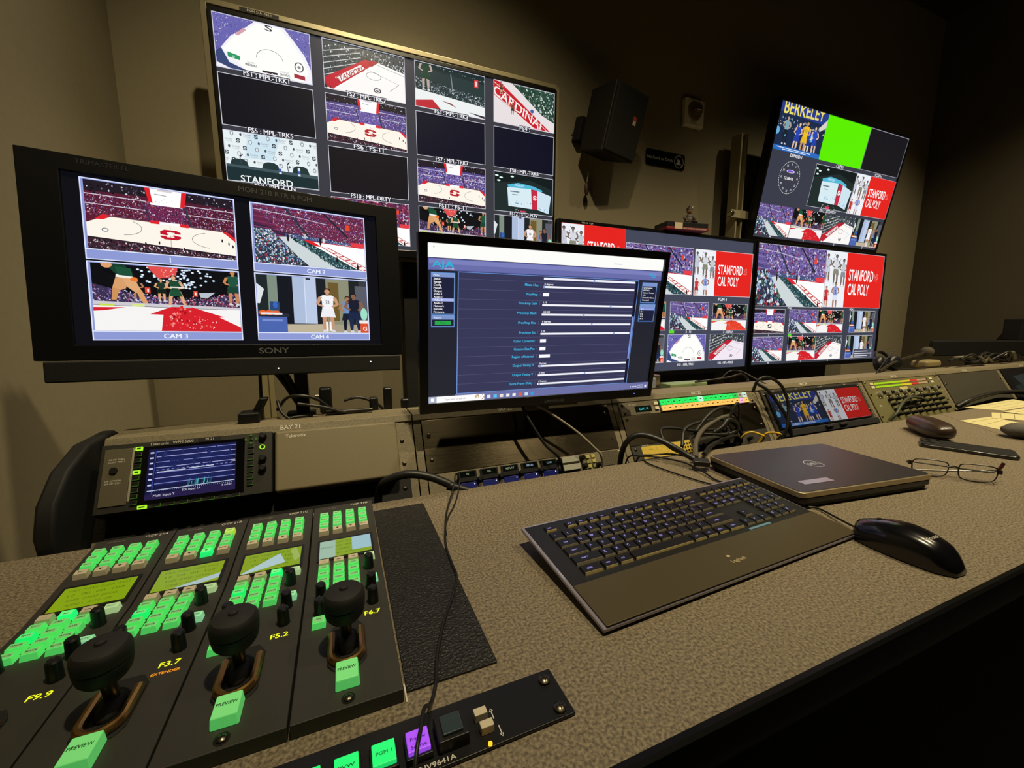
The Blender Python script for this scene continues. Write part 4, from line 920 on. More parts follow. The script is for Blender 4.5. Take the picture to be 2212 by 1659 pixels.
t = tv('black computer monitor showing a dark blue settings page, in the middle above the console', 'computer_monitor', 'monitor', (.4173, .7702, .2961), -.6, 7.3, 0, .531, .2987, (.017, .012, .017, .021), .045, pc_paint)
lett(t, 'SAMSUNG', .01, -.1655, .006, mat('dim_silver', '#6a6a70', .4), bold=.02, sx=1.2)
MB().cyl((.225, -.0062, -.160), (.225, -.0072, -.160), .0012, n=8, m=lit('#6a7cff', 1.2)).build('indicator_light', t)
MB().box(-.03, .03, .045, .062, -.17, -.05, BLK).box(-.11, .11, .055, .14, -.187, -.178, BLK).build('stand', t, bev=.004)
# ---------------------------------------------------------------- camera control panels with joysticks
PANL = mat('control_panel_paint', '#33312d', .55, bump=(1200, .08))
GK, GK2 = '#56dc68', '#20f078'
def ocp(x0, letter, fnum, name_where, lcd, extras):
    t = thing('camera_control_panel', 'camera control panel with joystick, ' + name_where, 'control panel', (x0, .3005, 0), group='camera control panels')
    W = .0815; yk, yt = .208, .348; zl, zt = .012, .028
    def z(y): return zl if y < yk else zl + (y - yk) / (yt - yk) * (zt - zl)
    sl = math.atan2(zt - zl, yt - yk)
    MB().prism([(0, 0), (0, zl), (yk, zl), (yt, zt), (yt + .001, 0)], .0004, W, 'x', PANL).build('body', t, bev=.0008)
    def key(x, y, w, h, c, name='key', es=.42, mark=None, hh=.006, ink='bar'):
        m = MB(); b = [(x, y, z(y)), (x + w, y, z(y)), (x + w, y + h, z(y + h)), (x, y + h, z(y + h))]; i = .0009
        T_ = [(x + i, y + i, z(y) + hh), (x + w - i, y + i, z(y) + hh), (x + w - i, y + h - i, z(y + h) + hh), (x + i, y + h - i, z(y + h) + hh)]
        if c == 'cream': km = kt_ = CREAM
        else:
            km = mat('green_side_%s_%g' % (c, es), c, .3, emit=c, es=es * 1.25); kt_ = mat('green_top_%s_%g' % (c, es), '#9cc89a', .35, emit=c, es=es * (.62 if c == GK else 1.1))
        m.hexa(b, T_, km); j = .0012
        m.hexa([(px + (j if px < x + w / 2 else -j), py + (j if py < y + h / 2 else -j), pz) for px, py, pz in T_], [(px + (j if px < x + w / 2 else -j), py + (j if py < y + h / 2 else -j), pz + .00025) for px, py, pz in T_], kt_)
        zz = z(y + h / 2) + hh + .00045; xm, ym = x + w / 2, y + h / 2
        kd = mat('key_ink', '#20201c', .6) if c == 'cream' else mat('green_key_ink', '#1c6a38', .6)
        if mark == 'down': m.add([(xm - .0026, ym + .0014, zz), (xm + .0026, ym + .0014, zz), (xm, ym - .0016, zz)], [(2, 1, 0)], kd)
        elif mark == 'up': m.add([(xm - .0026, ym - .0014, zz), (xm + .0026, ym - .0014, zz), (xm, ym + .0016, zz)], [(0, 1, 2)], kd)
        elif ink == 'bar': m.text(mark or 'SET', (xm, ym - .0009, zz), X1, Y1, .0018, kd, bold=.02)
        return m.build(name, t, bev=.0007)
    # upper key block
    n_rows = 3
    for k in range(4):
        x = .0090 + k * .0170
        for r in range(n_rows):
            key(x, .3110 - r * .0128, .0118, .0098, extras.get((k, r), GK), mark=('EDIT', 'KNEE', 'GAIN')[r])
        key(x, .2725, .0125, .0096, extras.get((k, 3), 'cream'), 'arrow_key' if k in (1, 2) else 'menu_key', mark=('EXIT', 'down', 'down', 'ENTER')[k], es=.6)
    # display
    df = MB().hexa([(.0085, .2170, z(.217) + .0002), (.0755, .2170, z(.217) + .0002), (.0755, .2600, z(.26) + .0002), (.0085, .2600, z(.26) + .0002)], [(.0085, .2170, z(.217) + .0012), (.0755, .2170, z(.217) + .0012), (.0755, .2600, z(.26) + .0012), (.0085, .2600, z(.26) + .0012)], BLK).build('display_frame', t)
    P = Paint(.0615, .0355, flat=True, eps=1e-5); f = Fr(P, 0, 0, 1, 1, 1); f.rect(0, 0, 1, 1, '#8fae10')
    ink = '#5c7408'
    for r in range(4): f.text(('V-BLK  M-GAM  G-GAM  W-CLP', '12  00  00  100', 'KNEE  SHARP  DETAIL', 'SCENE 1   AUTO  OFF')[r], .5, .16 + r * .22, .09, ink, fit=.84 - r * .08)
    if lcd == 1: f.poly([(.3, 1), (1, .62), (1, .86), (.7, 1)], '#b8cfd0')  # glare on the glass, painted as pale patches per panel
    if lcd == 2: f.poly([(0, .98), (.62, .2), (.74, .75), (.1, 1)], '#bcd8da'); f.poly([(.8, .1), (.9, .0), (1, .6), (.9, .8)], '#a8c060')
    if lcd == 3: f.rect(0, .0, .3, 1, '#a8c8b0'); f.rect(.62, .0, 1, .8, '#a8cfd8'); f.text('MENU', .14, .4, .1, '#5a8a70')
    o = P.build('display', df, mat_lcd, (.042, .2385, z(.2385) + .0016)); o.rotation_euler = (sl, 0, 0)
    # lower key block
    for k in range(3):
        x = .0110 + k * .0163
        key(x, .2040, .0125, .0096, 'cream' if (k, 4) not in extras else extras[(k, 4)], 'arrow_key', mark=('EXIT', 'up', 'up')[k], es=.6)
        for r in range(4): key(x, .1912 - r * .0128, .0125, .0098, extras.get((k, 5 + r), GK), mark=('CALL', 'BARS', 'WHITE', 'BLACK')[r])
    key(.0625, .2015, .0125, .0096, '#b8d8a0', es=.35, mark='FUNC'); key(.0625, .1530, .0125, .0098, '#8fe0a8', es=.4, mark='AUTO')
    if fnum: key(.0095, .0975, .0125, .0120, GK, 'power_key', mark='ON')
    for x, y in ((.0668, .186), (.0668, .1450), (.0668, .1195), (.0164, .1455), (.0164, .1195)):
        m = MB(); m.lathe((x, y, z(y) - .0005), [(.0058, 0), (.0055, .001), (.0050, .0165), (.0038, .018)], BLK, n=20); m.box(x - .0004, x + .0004, y, y + .0048, z(y) + .0174, z(y) + .0179, DGREY); m.build('knob', t)
    m = MB(); m.text(fnum, (.0650, .1000, .0123), X1, Y1, .0058, lit('#e8f01e', 1.3), bold=.02, sx=1.1)
    m.build('led_display', t); m = MB()
    if letter in 'AB': m.text('EXTENDER' if letter == 'B' else 'BLACK', (.0650 if letter == 'B' else .020, .0915 if letter == 'B' else .1, .0123), X1, Y1, .0028, lit('#ff9a1e', 1.2), bold=.03); m.build('warning_light', t)
    m = MB(); m.text('OCP 21' + letter, (.063, .3395, z(.34) + .0008), X1, V((0, cos(sl), sin(sl))), .0042, WHT, bold=.02); m.text('OCP 400', (.022, .3385, z(.3385) + .0008), X1, Y1, .0030, mat('grey_print', '#8a8474', .6)); m.build('lettering', t)
    # joystick in its slotted bronze guide
    m = MB(); m.prism([(.0245, .046), (.029, .039), (.0405, .036), (.052, .039), (.0565, .046), (.0565, .086), (.0505, .096), (.0305, .096), (.0245, .086)], .0115, .0135, 'z', BLKM); m.build('joystick_well', t, bev=.001)
    m = MB(); r = []
    for i in range(13):
        a = pi + pi * i / 12; r.append((.0405 + .0125 * cos(a), .054 + .0125 * sin(a), .0155))
    m.tube([(.028, .080, .0155)] + r + [(.053, .080, .0155)], .0036, BRASS, n=10, sm=0); m.build('guide_rim', t)
    m = MB(); m.ell((.0405, .066, .014), .0082, .014, .0075, BLKM, e=.9); m.build('rubber_boot', t)
    c = V((.0405, .0655, .050))
    js = MB().cyl((.0405, .070, .016), tuple(c), .0045, .0055, n=16, m=BLK).build('joystick', t)
    m = MB(); m.lathe(c - V((0, 0, .006)), [(.006, -.004), (.0130, -.003), (.0158, .001), (.0170, .0065), (.0172, .0098), (.0165, .0104), (.0174, .0110), (.0176, .017), (.0170, .0205), (.0150, .0228), (.0110, .0238), (.0038, .0244), (.0030, .0262), (.001, .0268)], mat('knob_rubber', '#1a1918', .62, bump=(900, .08)), n=40); m.build('joystick_knob', js)
    m = MB(); m.hexa([(.0310, .0165, .012), (.0495, .0165, .012), (.0495, .0385, .012), (.0310, .0385, .012)], [(.0318, .0172, .0215), (.0487, .0172, .0215), (.0487, .0378, .0215), (.0318, .0378, .0215)], mat('preview_key', '#8fd89a', .25, emit=GK, es=.45))
    m.text('PREVIEW', (.04025, .0270, .0217), X1, Y1, .0028, mat('key_ink', '#20201c', .6), bold=.03, fit=.014); m.build('preview_key', t, bev=.001)
    m = MB(); m.cyl((.0405, .008, .0118), (.0405, .008, .0123), .0052, n=20, m=mat('dark_hole', '#020202', .9)); screw(m, .0405, .0078, .0122, .0036); m.build('screw', t)
    return t
mat_lcd = screen_mat('lcd_backlit', .8, .2)
Y_ = '#f0e838'
ocp(-.2979, 'A', 'F9.9', 'leftmost of the four, by the left wall', 0, {(0, 6): GK2, (1, 4): GK2})
ocp(-.2154, 'B', 'F3.7', 'second from the left, with a lit yellow key', 1, {(2, 3): GK2, (0, 6): GK2, (3, 0): '#b8d848'})
ocp(-.1329, 'C', 'F5.2', 'third from the left, pale diagonal glare painted on its display', 2, {(2, 4): GK2, (0, 6): GK2})
ocp(-.0501, 'D', 'F6.7', 'rightmost of the four, next to the black textured mat', 3, {})

m = MB().box(.0345, .1140, .3075, .6640, .0002, .0022, mat('textured_black_mat', '#1f1d1a', .4, spec=.5, mottle=(300, '#121110', .2), bump=(380, 1.0))); tag(m.build('desk_mat', bev=.0006), 'black grainy rectangular mat lying flat right of the camera control panels', 'mat')
m = MB().box(.0328, .0340, .2985, .3165, .0004, .0012, WHT); tag(m.build('tape_strip'), 'tiny strip of white tape at the front corner of the rightmost control panel', 'tape')

# ---------------------------------------------------------------- router button strip near the front edge
t = thing('button_panel', 'black strip panel with lit green and purple square buttons, near the front of the desk', 'control panel', (0, .2375, 0))
MB().box(-.331, .1525, 0, .0445, .0003, .0032, mat('strip_face', '#121214', .35, bump=(900, .05))).build('face_plate', t, bev=.0008)
def sq(x, c, txt, name='lit_button', es=.8):
    bs = MB().box(x - .0015, x + .0168, .0085, .0275, .0032, .0085, BLK).build('button_surround', t, bev=.0008)
    m = MB().box(x, x + .0153, .0103, .0258, .0085, .0122, mat('sq_' + c, c, .3, emit=c, es=es))
    for i, s_ in enumerate(txt): m.text(s_, (x + .00765, .0178 - i * .0058 if len(txt) > 1 else .0165, .0124), X1, Y1, .0025, mat('sq_ink_' + ('g' if c != '#9a4ae8' else 'p'), '#0c6a30' if c != '#9a4ae8' else '#4a1a90', .5), bold=.02, fit=.0105)
    m.build(name, bs, bev=.0006)
for k, s_ in ((0, ('PGM 1',)), (1, ('PVW',)), (2, ('CLN',)), (3, ('AUX 1',)), (4, ('AUX 2',)), (5, ('ME 1',)), (6, ('ME 2',))): sq(.0042 - k * .0236, '#22e070', s_)
sq(.0272, '#9a4ae8', ('Preview', 'Source'))
bs = MB().box(.0475, .0700, .0080, .0290, .0032, .0130, BLK).build('button_surround', t, bev=.001); MB().box(.0515, .0662, .0112, .0262, .013, .0150, mat('clear_cap', '#3a4850', .12, coat=.6)).build('unlit_button', bs, bev=.0008)
for x, y in ((.0775, .0205), (.0790, .0095)): MB().box(x, x + .0100, y, y + .0062, .0032, .0100, CREAM).build('white_key', t, bev=.0006)
MB().cyl((.0830, .0020, .0032), (.0830, .0020, .0046), .0016, n=12, m=lit('#ffb41e', 1.6)).build('indicator_light', t)
m = MB()
for x, y, s_ in ((.0920, .0230, 1), (.0935, .0090, -1)):
    m.box(x - .0004, x + .0004, y - .004, y + .004, .0033, .0035, WHT); m.add([(x - .0016, y + s_ * .0025, .0035), (x + .0016, y + s_ * .0025, .0035), (x, y + s_ * .0052, .0035)], [(0, 1, 2) if s_ > 0 else (2, 1, 0)], WHT)
m.text('NV9641A', (.0460, .0022, .0034), X1, Y1, .0036, WHT, bold=.02, sx=1.2); m.build('lettering', t)
for y in (.0345, .0075): m = MB(); screw(m, .1425, y, .0032, .0052); m.build('screw', t)

# ---------------------------------------------------------------- keyboard
t = thing('keyboard', 'wide black backlit keyboard with a brown metal wrist rest, in the middle of the desk', 'keyboard', (.2200, .2969, .0), (0, 0, .039))
KW, KD = .443, .1838; kt = math.atan2(.0264 - .008, KD); kz = lambda y: .008 + y * math.tan(kt)
def slab(x0, x1, y0, y1, o0, o1, m, mb=None):
    mb = mb or MB(); mb.hexa([(x, y, kz(y) + o0) for x, y in ((x0, y0), (x1, y0), (x1, y1), (x0, y1))], [(x, y, kz(y) + o1) for x, y in ((x0, y0), (x1, y0), (x1, y1), (x0, y1))], m); return mb
ACR = mat('clear_edge', '#8a8494', .08, coat=.8, spec=.8)
slab(0, KW, 0, KD, -.0050, -.0003, ACR).build('clear_tray', t, bev=.0015)
slab(.004, KW - .003, .0005, KD - .004, -.0046, .0004, mat('keyboard_deck', '#1a1918', .38)).build('deck', t, bev=.0008)
slab(.004, KW - .003, .0008, .0600, .0005, .0014, mat('bronze_wrist_rest', '#5f553f', .36, metal=.5, bump=(900, .05))).build('wrist_rest', t, bev=.0008)
m = MB(); m.text('Logitech', (.222, .020, kz(.02) + .0017), X1, V((0, cos(kt), sin(kt))), .0050, mat('logo_print', '#b8a884', .5), bold=.01); m.ell((.215, .0315, kz(.0315) + .0019), .0032, .0022, .0004, mat('logo_print', '#b8a884', .5), 10, 4); m.build('lettering', t)
for x in (.03, .38): MB().cyl((x, .165, kz(.165) - .005), (x, .17, .0003), .006, n=12, m=BLKM).build('foot', t)
slab(.300, .345, .0615, .0650, .0005, .0012, mat('status_window', '#5c6c7c', .15, emit='#6c88a8', es=.25)).build('status_window', t)
KEYM = mat('keycap_black', '#121116', .36); KEYS = mat('keycap_front_glint', '#6e6652', .35); LEG = lit('#b8a8ff', .9); LEGD = lit('#d8d4f0', .55); ORG = mat('orange_print', '#e8905c', .5)  # KEYS: light caught on the key fronts, put into their colour
GLINT = mat('key_edge_glint', '#a89868', .35, metal=.3)  # stronger highlight painted on front edges of function and bottom rows
nkeys = [0]; rest = MB()
def kk(x, y, w, h, s='', sh=None, edge=False):
    i = .0012; hh = .0030; m = MB(); x0, x1, y0, y1 = x + .0006, x + w - .0006, y + .0006, y + h - .0006
    nkeys[0] += 1
    if nkeys[0] > 98: m = rest
    m.hexa([(x0, y0, kz(y0) + .0004), (x1, y0, kz(y0) + .0004), (x1, y1, kz(y1) + .0004), (x0, y1, kz(y1) + .0004)], [(x0 + i, y0 + i, kz(y0) + hh), (x1 - i, y0 + i, kz(y0) + hh), (x1 - i, y1 - i, kz(y1) + hh), (x0 + i, y1 - i, kz(y1) + hh)], KEYM)
    m.hexa([(x0 + .0004, y0 - .0001, kz(y0) + .0004), (x1 - .0004, y0 - .0001, kz(y0) + .0004), (x1 - i, y0 + i * .6, kz(y0) + .0004), (x0 + i, y0 + i * .6, kz(y0) + .0004)], [(x0 + i, y0 + i * .9, kz(y0) + hh + .0001), (x1 - i, y0 + i * .9, kz(y0) + hh + .0001), (x1 - i, y0 + i * 1.5, kz(y0) + hh + .0001), (x0 + i, y0 + i * 1.5, kz(y0) + hh + .0001)], GLINT if edge else KEYS)
    if s:
        big = len(s) == 1; zz = kz(y + h / 2) + hh + .00025; hs = .0036 if big else .0022
        m.text(s, (x + (.006 if big else w * .42), y + h * (.42 if not sh else .30), zz), X1, V((0, cos(kt), sin(kt))), hs, LEG, bold=.03, **({} if big else {'fit': min(w * .62, .0022 * len(s) * .85)}))
        if sh: m.text(sh, (x + .006, y + h * .66, zz), X1, V((0, cos(kt), sin(kt))), .0026, LEG, bold=.03)
    if m is not rest: m.build('key', t, bev=.0005)
U = .01845; X0 = .026; H = .0172
Yr = [.0690, .0862, .1034, .1206, .1378, .1578]
for x, w, s in ((0, 1.5, 'CTRL'), (1.6, 1.1, 'WIN'), (2.8, 1.15, 'ALT'), (4.05, 5.4, ''), (9.55, 1.2, 'ALT'), (10.85, 1.1, 'FN'), (12.05, 1.1, 'MENU'), (13.25, 1.6, 'CTRL')): kk(X0 + x * U, Yr[0], w * U, H * .88, s, edge=True)
kk(X0, Yr[1], 2.25 * U, H, 'SHIFT')
for k, c in enumerate('ZXCVBNM,./'): kk(X0 + (2.25 + k) * U, Yr[1], U, H, c)
kk(X0 + 12.25 * U, Yr[1], 2.6 * U, H, 'SHIFT'); kk(X0, Yr[2], 1.75 * U, H, 'CAPS')
for k, c in enumerate('ASDFGHJKL;\''): kk(X0 + (1.75 + k) * U, Yr[2], U, H, c)
kk(X0 + 12.75 * U, Yr[2], 2.1 * U, H, 'ENTER'); kk(X0, Yr[3], 1.5 * U, H, 'TAB')
for k, c in enumerate('QWERTYUIOP[]'): kk(X0 + (1.5 + k) * U, Yr[3], U, H, c)
kk(X0 + 13.5 * U, Yr[3], 1.35 * U, H, '\\')
for k, c in enumerate('`1234567890-='): kk(X0 + k * U, Yr[4], U, H, c, '~!@#$%^&*()_+'[k])
kk(X0 + 13 * U, Yr[4], 1.85 * U, H, 'BACK')
kk(X0, Yr[5], U, .0115, 'ESC', edge=True)
for g in range(3):
    for k in range(4): kk(X0 + (1.75 + g * 4.4 + k) * U, Yr[5], U * .95, .0115, 'F%d' % (g * 4 + k + 1), edge=True)
xn = X0 + 15.15 * U; xp = X0 + 18.45 * U
for r in range(2):
    for k in range(3): kk(xn + k * U, Yr[4 - r], U, H, ('INS', 'HOME', 'PGUP', 'DEL', 'END', 'PGDN')[r * 3 + k])
kk(xn + U, Yr[1], U, H, '^')
for k in range(3): kk(xn + k * U, Yr[0], U, H, '<v>'[k])
for r, row in enumerate(('N/*-', '789', '456+', '123', '0.E')):
    for k, c in enumerate(row): kk(xp + k * U * .93, Yr[4 - r], U * .93, H, c)
for k in range(4): kk(xn + .006 + k * U * .95, Yr[5], U * .9, .0115, '', edge=True)
for k in range(4): kk(xp + k * U * .93, Yr[5], U * .9, .0115, '', edge=True)
if rest.v: o = rest.build('key', t, bev=.0005); o['kind'] = 'stuff'

# ---------------------------------------------------------------- mouse
t = thing('computer_mouse', 'black wired mouse with white lettering, right of the keyboard near the desk edge', 'computer mouse', (.676, .266, 0), (0, 0, radians(-4)))
MG = mat('mouse_shell', '#101015', .2, coat=.3)
m = MB(); n, kx_ = 28, 14; vs = []; fs = []
def mprof(s):   # s 0 nose .. 1 tail -> half width, height, y
    w = .0215 + .0095 * sin(pi * min(1, (s * .9 + .18)) ) ; w *= (1 - max(0, (s - .84) / .16) ** 2 * .55) * (1 - max(0, (.10 - s) / .10) ** 2 * .35)
    h = .017 + .021 * sin(pi * (s * .78 + .10)) ** 1.2; h *= (1 - max(0, (s - .80) / .20) ** 2.2 * .62); return w, h
NS = 22
for j in range(NS + 1):
    s = j / NS; w, h = mprof(s); y = .0545 - s * .109
    for i in range(n + 1):
        a = pi * i / n; vs.append((w * math.copysign(abs(cos(a)) ** .75, cos(a)), y, .0015 + h * sin(a) ** .62))
for j in range(NS):
    for i in range(n): fs.append((j * (n + 1) + i, j * (n + 1) + i + 1, (j + 1) * (n + 1) + i + 1, (j + 1) * (n + 1) + i))
fs.append(tuple(range(n, -1, -1))); fs.append(tuple(NS * (n + 1) + i for i in range(n + 1)))
fs += [((j + 1) * (n + 1), (j + 1) * (n + 1) + n, j * (n + 1) + n, j * (n + 1)) for j in range(NS)]
m.add(vs, fs, MG); m.build('shell', t, sharp=60)
def mz(x, y):
    s = (.0545 - y) / .109; w, h = mprof(s); c = min(.999, (abs(x) / w) ** (1 / .75)); return .0015 + h * math.sqrt(1 - c * c) ** .62
m = MB(); m.tube([(-.001, y, mz(0, y) + .0001) for y in (.047, .042, .036, .028, .018, .008)], .0006, BLKM, n=6, sm=3); m.build('button_seam', t)
m = MB(); m.ell((0, .030, mz(0, .03) - .0035), .0030, .0080, .005, BLKM, 12, 8); m.build('scroll_wheel', t)
m = MB(); vs, fs, w = text_shape('Microsoft', .01); hh = .0045
m.add([(-(x - w / 2) * hh * -1 * .95 - .003, -.027 + y * hh, mz(-(x - w / 2) * hh * -1 * .95 - .003, -.027 + y * hh) + .00025) for x, y in vs], fs, WHT); m.build('lettering', t)
m = MB().tube([(.6755, .322, .008), (.688, .350, .006), (.705, .388, .003), (.700, .400, .003), (.672, .420, .003), (.655, .47, .003), (.62, .56, .003), (.60, .66, .003), (.61, .702, .0), (.615, .72, -.02)], .0016, RUB); tag(m.build('mouse_cable'), 'thin black mouse cable running from the mouse behind the keyboard under the laptop', 'cable')

# ---------------------------------------------------------------- laptop
t = thing('laptop', 'closed grey laptop with a round logo on its lid, behind the keyboard', 'laptop', (.8460, .4885, 0), (0, 0, radians(-6.5)))
LW, LD = .159, .1045
def rr(w, d, r, n=6, k=1.0): return [(sx * (w - r) + r * cos(a), sy * (d - r) + r * sin(a)) for sx, sy, a0 in ((1, 1, 0), (-1, 1, pi / 2), (-1, -1, pi), (1, -1, 3 * pi / 2)) for a in [a0 + pi / 2 * i / n for i in range(n + 1)]]
LM = mat('laptop_rim', '#b8a98a', .35, metal=.7)
m = MB(); m.prism(rr(LW - .006, LD - .004, .01), .0025, .0095, 'z', BLKM); m.prism(rr(LW - .001, LD - .001, .012), .0095, .0185, 'z', mat('laptop_base', '#1c1c1e', .45)); m.build('base', t, bev=.001)
MB().prism(rr(LW, LD, .013), .0195, .0285, 'z', LM).build('lid_rim', t, bev=.0012)
MB().prism(rr(LW - .0035, LD - .0035, .011), .0280, .0292, 'z', mat('laptop_lid', '#4c4b52', .34, metal=.6, bump=(1.0, .12), stretch=(1200, 3, 1))).build('lid', t, bev=.0004)
for x in (-.13, .13):
    for y in (-.08, .08): MB().cyl((x, y, .0002), (x, y, .003), .008, n=12, m=BLKM).build('foot', t)
LP = mat('logo_silver', '#cfd4dc', .3, metal=.4)
m = MB(); N = 40; R1, R2 = .0175, .0160
m.add([(r * cos(2 * pi * i / N), r * sin(2 * pi * i / N), .0294) for r in (R1, R2) for i in range(N)], [(i, (i + 1) % N, N + (i + 1) % N, N + i) for i in range(N)], LP)
m.text('DELL', (0, -.0050, .0294), X1, Y1, .0095, LP, bold=.02, fit=.026); m.build('logo', t)
m = MB().prism([(-.118, -.062), (-.050, -.062), (-.050, -.0775), (-.118, -.0775)], .0293, .0296, 'z', mat('plastic_sticker', '#8a86a0', .2)); m.build('sticker', t)

# ---------------------------------------------------------------- phone, glasses case, glasses
t = thing('mobile_phone', 'black phone lying face down beside the glasses case', 'phone', (1.378, .462, 0), (0, 0, math.atan2(-.150, .067)))
MB().prism(rr(.080, .0375, .010), .0004, .0085, 'z', mat('phone_body', '#141416', .25, coat=.4)).build('body', t, bev=.0022, seg=3)
m = MB().prism(rr(.080 - .0015, .0375 - .0015, .009), .0085, .0092, 'z', mat('phone_back', '#1c1c1e', .45)); m.build('back_cover', t)
m = MB()
c0 = [(-.066, .021), (-.066, .003), (-.046, .012)]
cbp = MB().prism([(x - .058, y + .012) for x, y in rr(.019, .019, .006)], .0092, .0112, 'z', mat('phone_back', '#1c1c1e', .45)).build('camera_bump', t, bev=.0006)
for x, y in c0: MB().cyl((x, y, .0112), (x, y, .0128), .0062, n=20, m=CHROME).cyl((x, y, .0128), (x, y, .0130), .0048, n=20, m=GLOSS).build('camera_lens', cbp)
t = thing('glasses_case', 'dark brown rounded glasses case near the mitred seam of the desk', 'glasses case', (1.478, .571, 0), (0, 0, radians(45)))
CM = mat('case_leather', '#3a2c24', .32, coat=.2, bump=(150, .1))
m = MB(); m.ell((0, 0, .0235), .083, .033, .0230, CM, 36, 20, e=.72); m.build('shell', t, sharp=80)
m = MB(); m.lathe((0, 0, .0200), [(1, -.0006), (1.004, 0), (1, .0006)], BLKM, n=48, sx=.0825, sy=.0328); m.build('lid_seam', t)
t = thing('eyeglasses', 'black wire framed eyeglasses lying folded between the laptop and the phone', 'glasses', (1.09, .378, 0), (0, 0, math.atan2(.105, -.09) + pi))
FR = mat('glasses_frame', '#15110e', .3)
def lens(cx):
    P_ = [(cx + x, 0, .0185 + z_) for x, z_ in ((-.027, .006), (-.024, -.011), (-.012, -.0165), (.010, -.0165), (.024, -.010), (.027, .006), (.022, .0145), (0, .0165), (-.022, .0145))]
    m = MB(); m.tube(P_ + [P_[0]], .0011, FR, n=6, sm=4); m.build('lens_rim', t)
    vs = [(cx, 0, .0185)] + [(p[0], p[1], p[2]) for p in P_]
    MB().add([(x, y - .0006, z_) for x, y, z_ in vs] + [(x, y + .0006, z_) for x, y, z_ in vs], [(0, i, i % 9 + 1) for i in range(1, 10)] + [(10, 10 + i % 9 + 1, 10 + i) for i in range(1, 10)], mat('lens_glass', '#ffffff', .02, trans=1.0, spec=.3)).build('lens', t)
lens(-.034); lens(.034)
m = MB().tube([(-.009, 0, .024), (0, 0, .027), (.009, 0, .024)], .0013, FR, n=6); m.build('bridge', t)
MB().box(-.0665, -.061, -.002, .004, .0215, .0285, FR).build('hinge', t); MB().box(.061, .0665, -.002, .004, .0215, .0285, FR).build('hinge', t)
m = MB().tube([(-.064, .003, .025), (-.058, .010, .024), (.03, .014, .020), (.058, .014, .020), (.070, .015, .030), (.074, .016, .040)], .0012, FR, n=6, rr=.0024); tp = m.build('temple', t); MB().tube([(.066, .0148, .026), (.070, .015, .030), (.074, .016, .040)], .0028, mat('temple_tip_red', '#4a1c12', .35), n=8).build('temple_tip', tp)
m = MB().tube([(.064, .003, .025), (.060, .018, .022), (.02, .020, .014), (-.03, .020, .010), (.0, .020, .008)][:3] + [(-.04, .02, .006), (-.055, .02, .003)], .0012, FR, n=6, rr=.002); m.build('temple', t)

# ---------------------------------------------------------------- papers and pouch on the right
PAP = mat('cream_paper', '#d8cf9c', .8, mottle=(30, '#cfc48c', .3)); INK = mat('pen_ink', '#7a704c', .8)
def sheet(pts, z, lab, k=3, bend=.002):
    m = MB(); m.prism(pts, z, z + .0005, 'z', PAP)
    a, b, c, d = [V((*p, z + .0007)) for p in pts[:4]]
    for i in range(k):
        f0 = .2 + .6 * i / max(1, k - 1); p0 = a.lerp(d, f0).lerp(b.lerp(c, f0), .12); p1 = a.lerp(d, f0).lerp(b.lerp(c, f0), .88); e = (d - a).normalized() * .0015
        m.add([p0, p1, p1 + e, p0 + e], [(0, 1, 2, 3)], INK)
    return tag(m.build('sheet_of_paper'), lab, 'paper')
sheet([(1.785, .622), (1.955, .612), (1.915, .535), (1.735, .508)], .0004, 'cream sheet of paper nearest the desk seam, left of the crumpled pouch')
sheet([(1.93, .600), (2.05, .640), (2.12, .560), (1.99, .520)], .0012, 'cream sheet of paper lying across another one in the middle of the pile')
sheet([(2.08, .720), (2.50, .728), (2.44, .640), (2.14, .640)], .0006, 'long cream sheet of paper furthest back by the rack panels')
sheet([(2.10, .630), (2.40, .625), (2.30, .52), (2.10, .53)], .0020, 'cream sheet of paper at the right edge of the photo behind the crumpled pouch')
m = MB(); r = random.Random(4); GR = mat('grey_cloth', '#5a5650', .8, bump=(160, .5))
m.ell((1.665, .448, .020), .034, .050, .0195, GR, 24, 14); m.ell((1.690, .425, .022), .036, .036, .0210, GR, 20, 12)
m.v = [(x + .004 * sin(90 * y), y + .004 * sin(70 * x), z_ if z_ < .004 else z_ + .003 * sin(160 * x) * cos(120 * y)) for x, y, z_ in m.v]
tag(m.build('cloth_pouch', sharp=80), 'crumpled grey cloth pouch lying on the papers at the right edge', 'pouch')
# ---------------------------------------------------------------- wall things: speaker, strobe, sign, post
t = thing('wall_speaker', 'black loudspeaker tilted down on a wall bracket, right of the big grid screen', 'speaker', (1.166, 1.55, 1.1446), (radians(13.5), radians(4), radians(11.5)), order='YXZ')
w, h = .099, .1313; m = MB(); SPK = mat('speaker_body', '#151412', .6, bump=(400, .15))
m.hexa([(-w, 0, -h), (w, 0, -h), (w * .62, .15, -h * .92), (-w * .95, .15, -h * .92)], [(-w, 0, h), (w, 0, h), (w * .62, .15, h * .92), (-w * .95, .15, h * .92)], SPK); cab = m.build('cabinet', t, bev=.006, seg=3)
grl = MB().box(-w + .006, w - .006, -.012, -.0005, -h + .006, h - .006, mat('speaker_grille', '#171615', .8, bump=(1500, .5))).build('grille', t, bev=.004)
m = MB().box(.028, .050, -.0128, -.0120, .018, .034, mat('badge_red', '#a8402c', .5)).box(.030, .048, -.0129, -.0120, .002, .018, mat('badge_cream', '#c8bca0', .5)); m.build('badge', grl)
m = MB(); m.box(-.02, .02, .15, .175, -.03, .02, BLKM).tube([(0, .16, -.01), (-.03, .175, -.02), (-.07, .185, -.03)], .012, BLKM, sm=0); m.box(-.10, -.05, .165, .21, -.075, .02, BLKM); m.build('bracket', t, bev=.002)
WIRE = mat('speaker_wire', '#6c624c', .5)
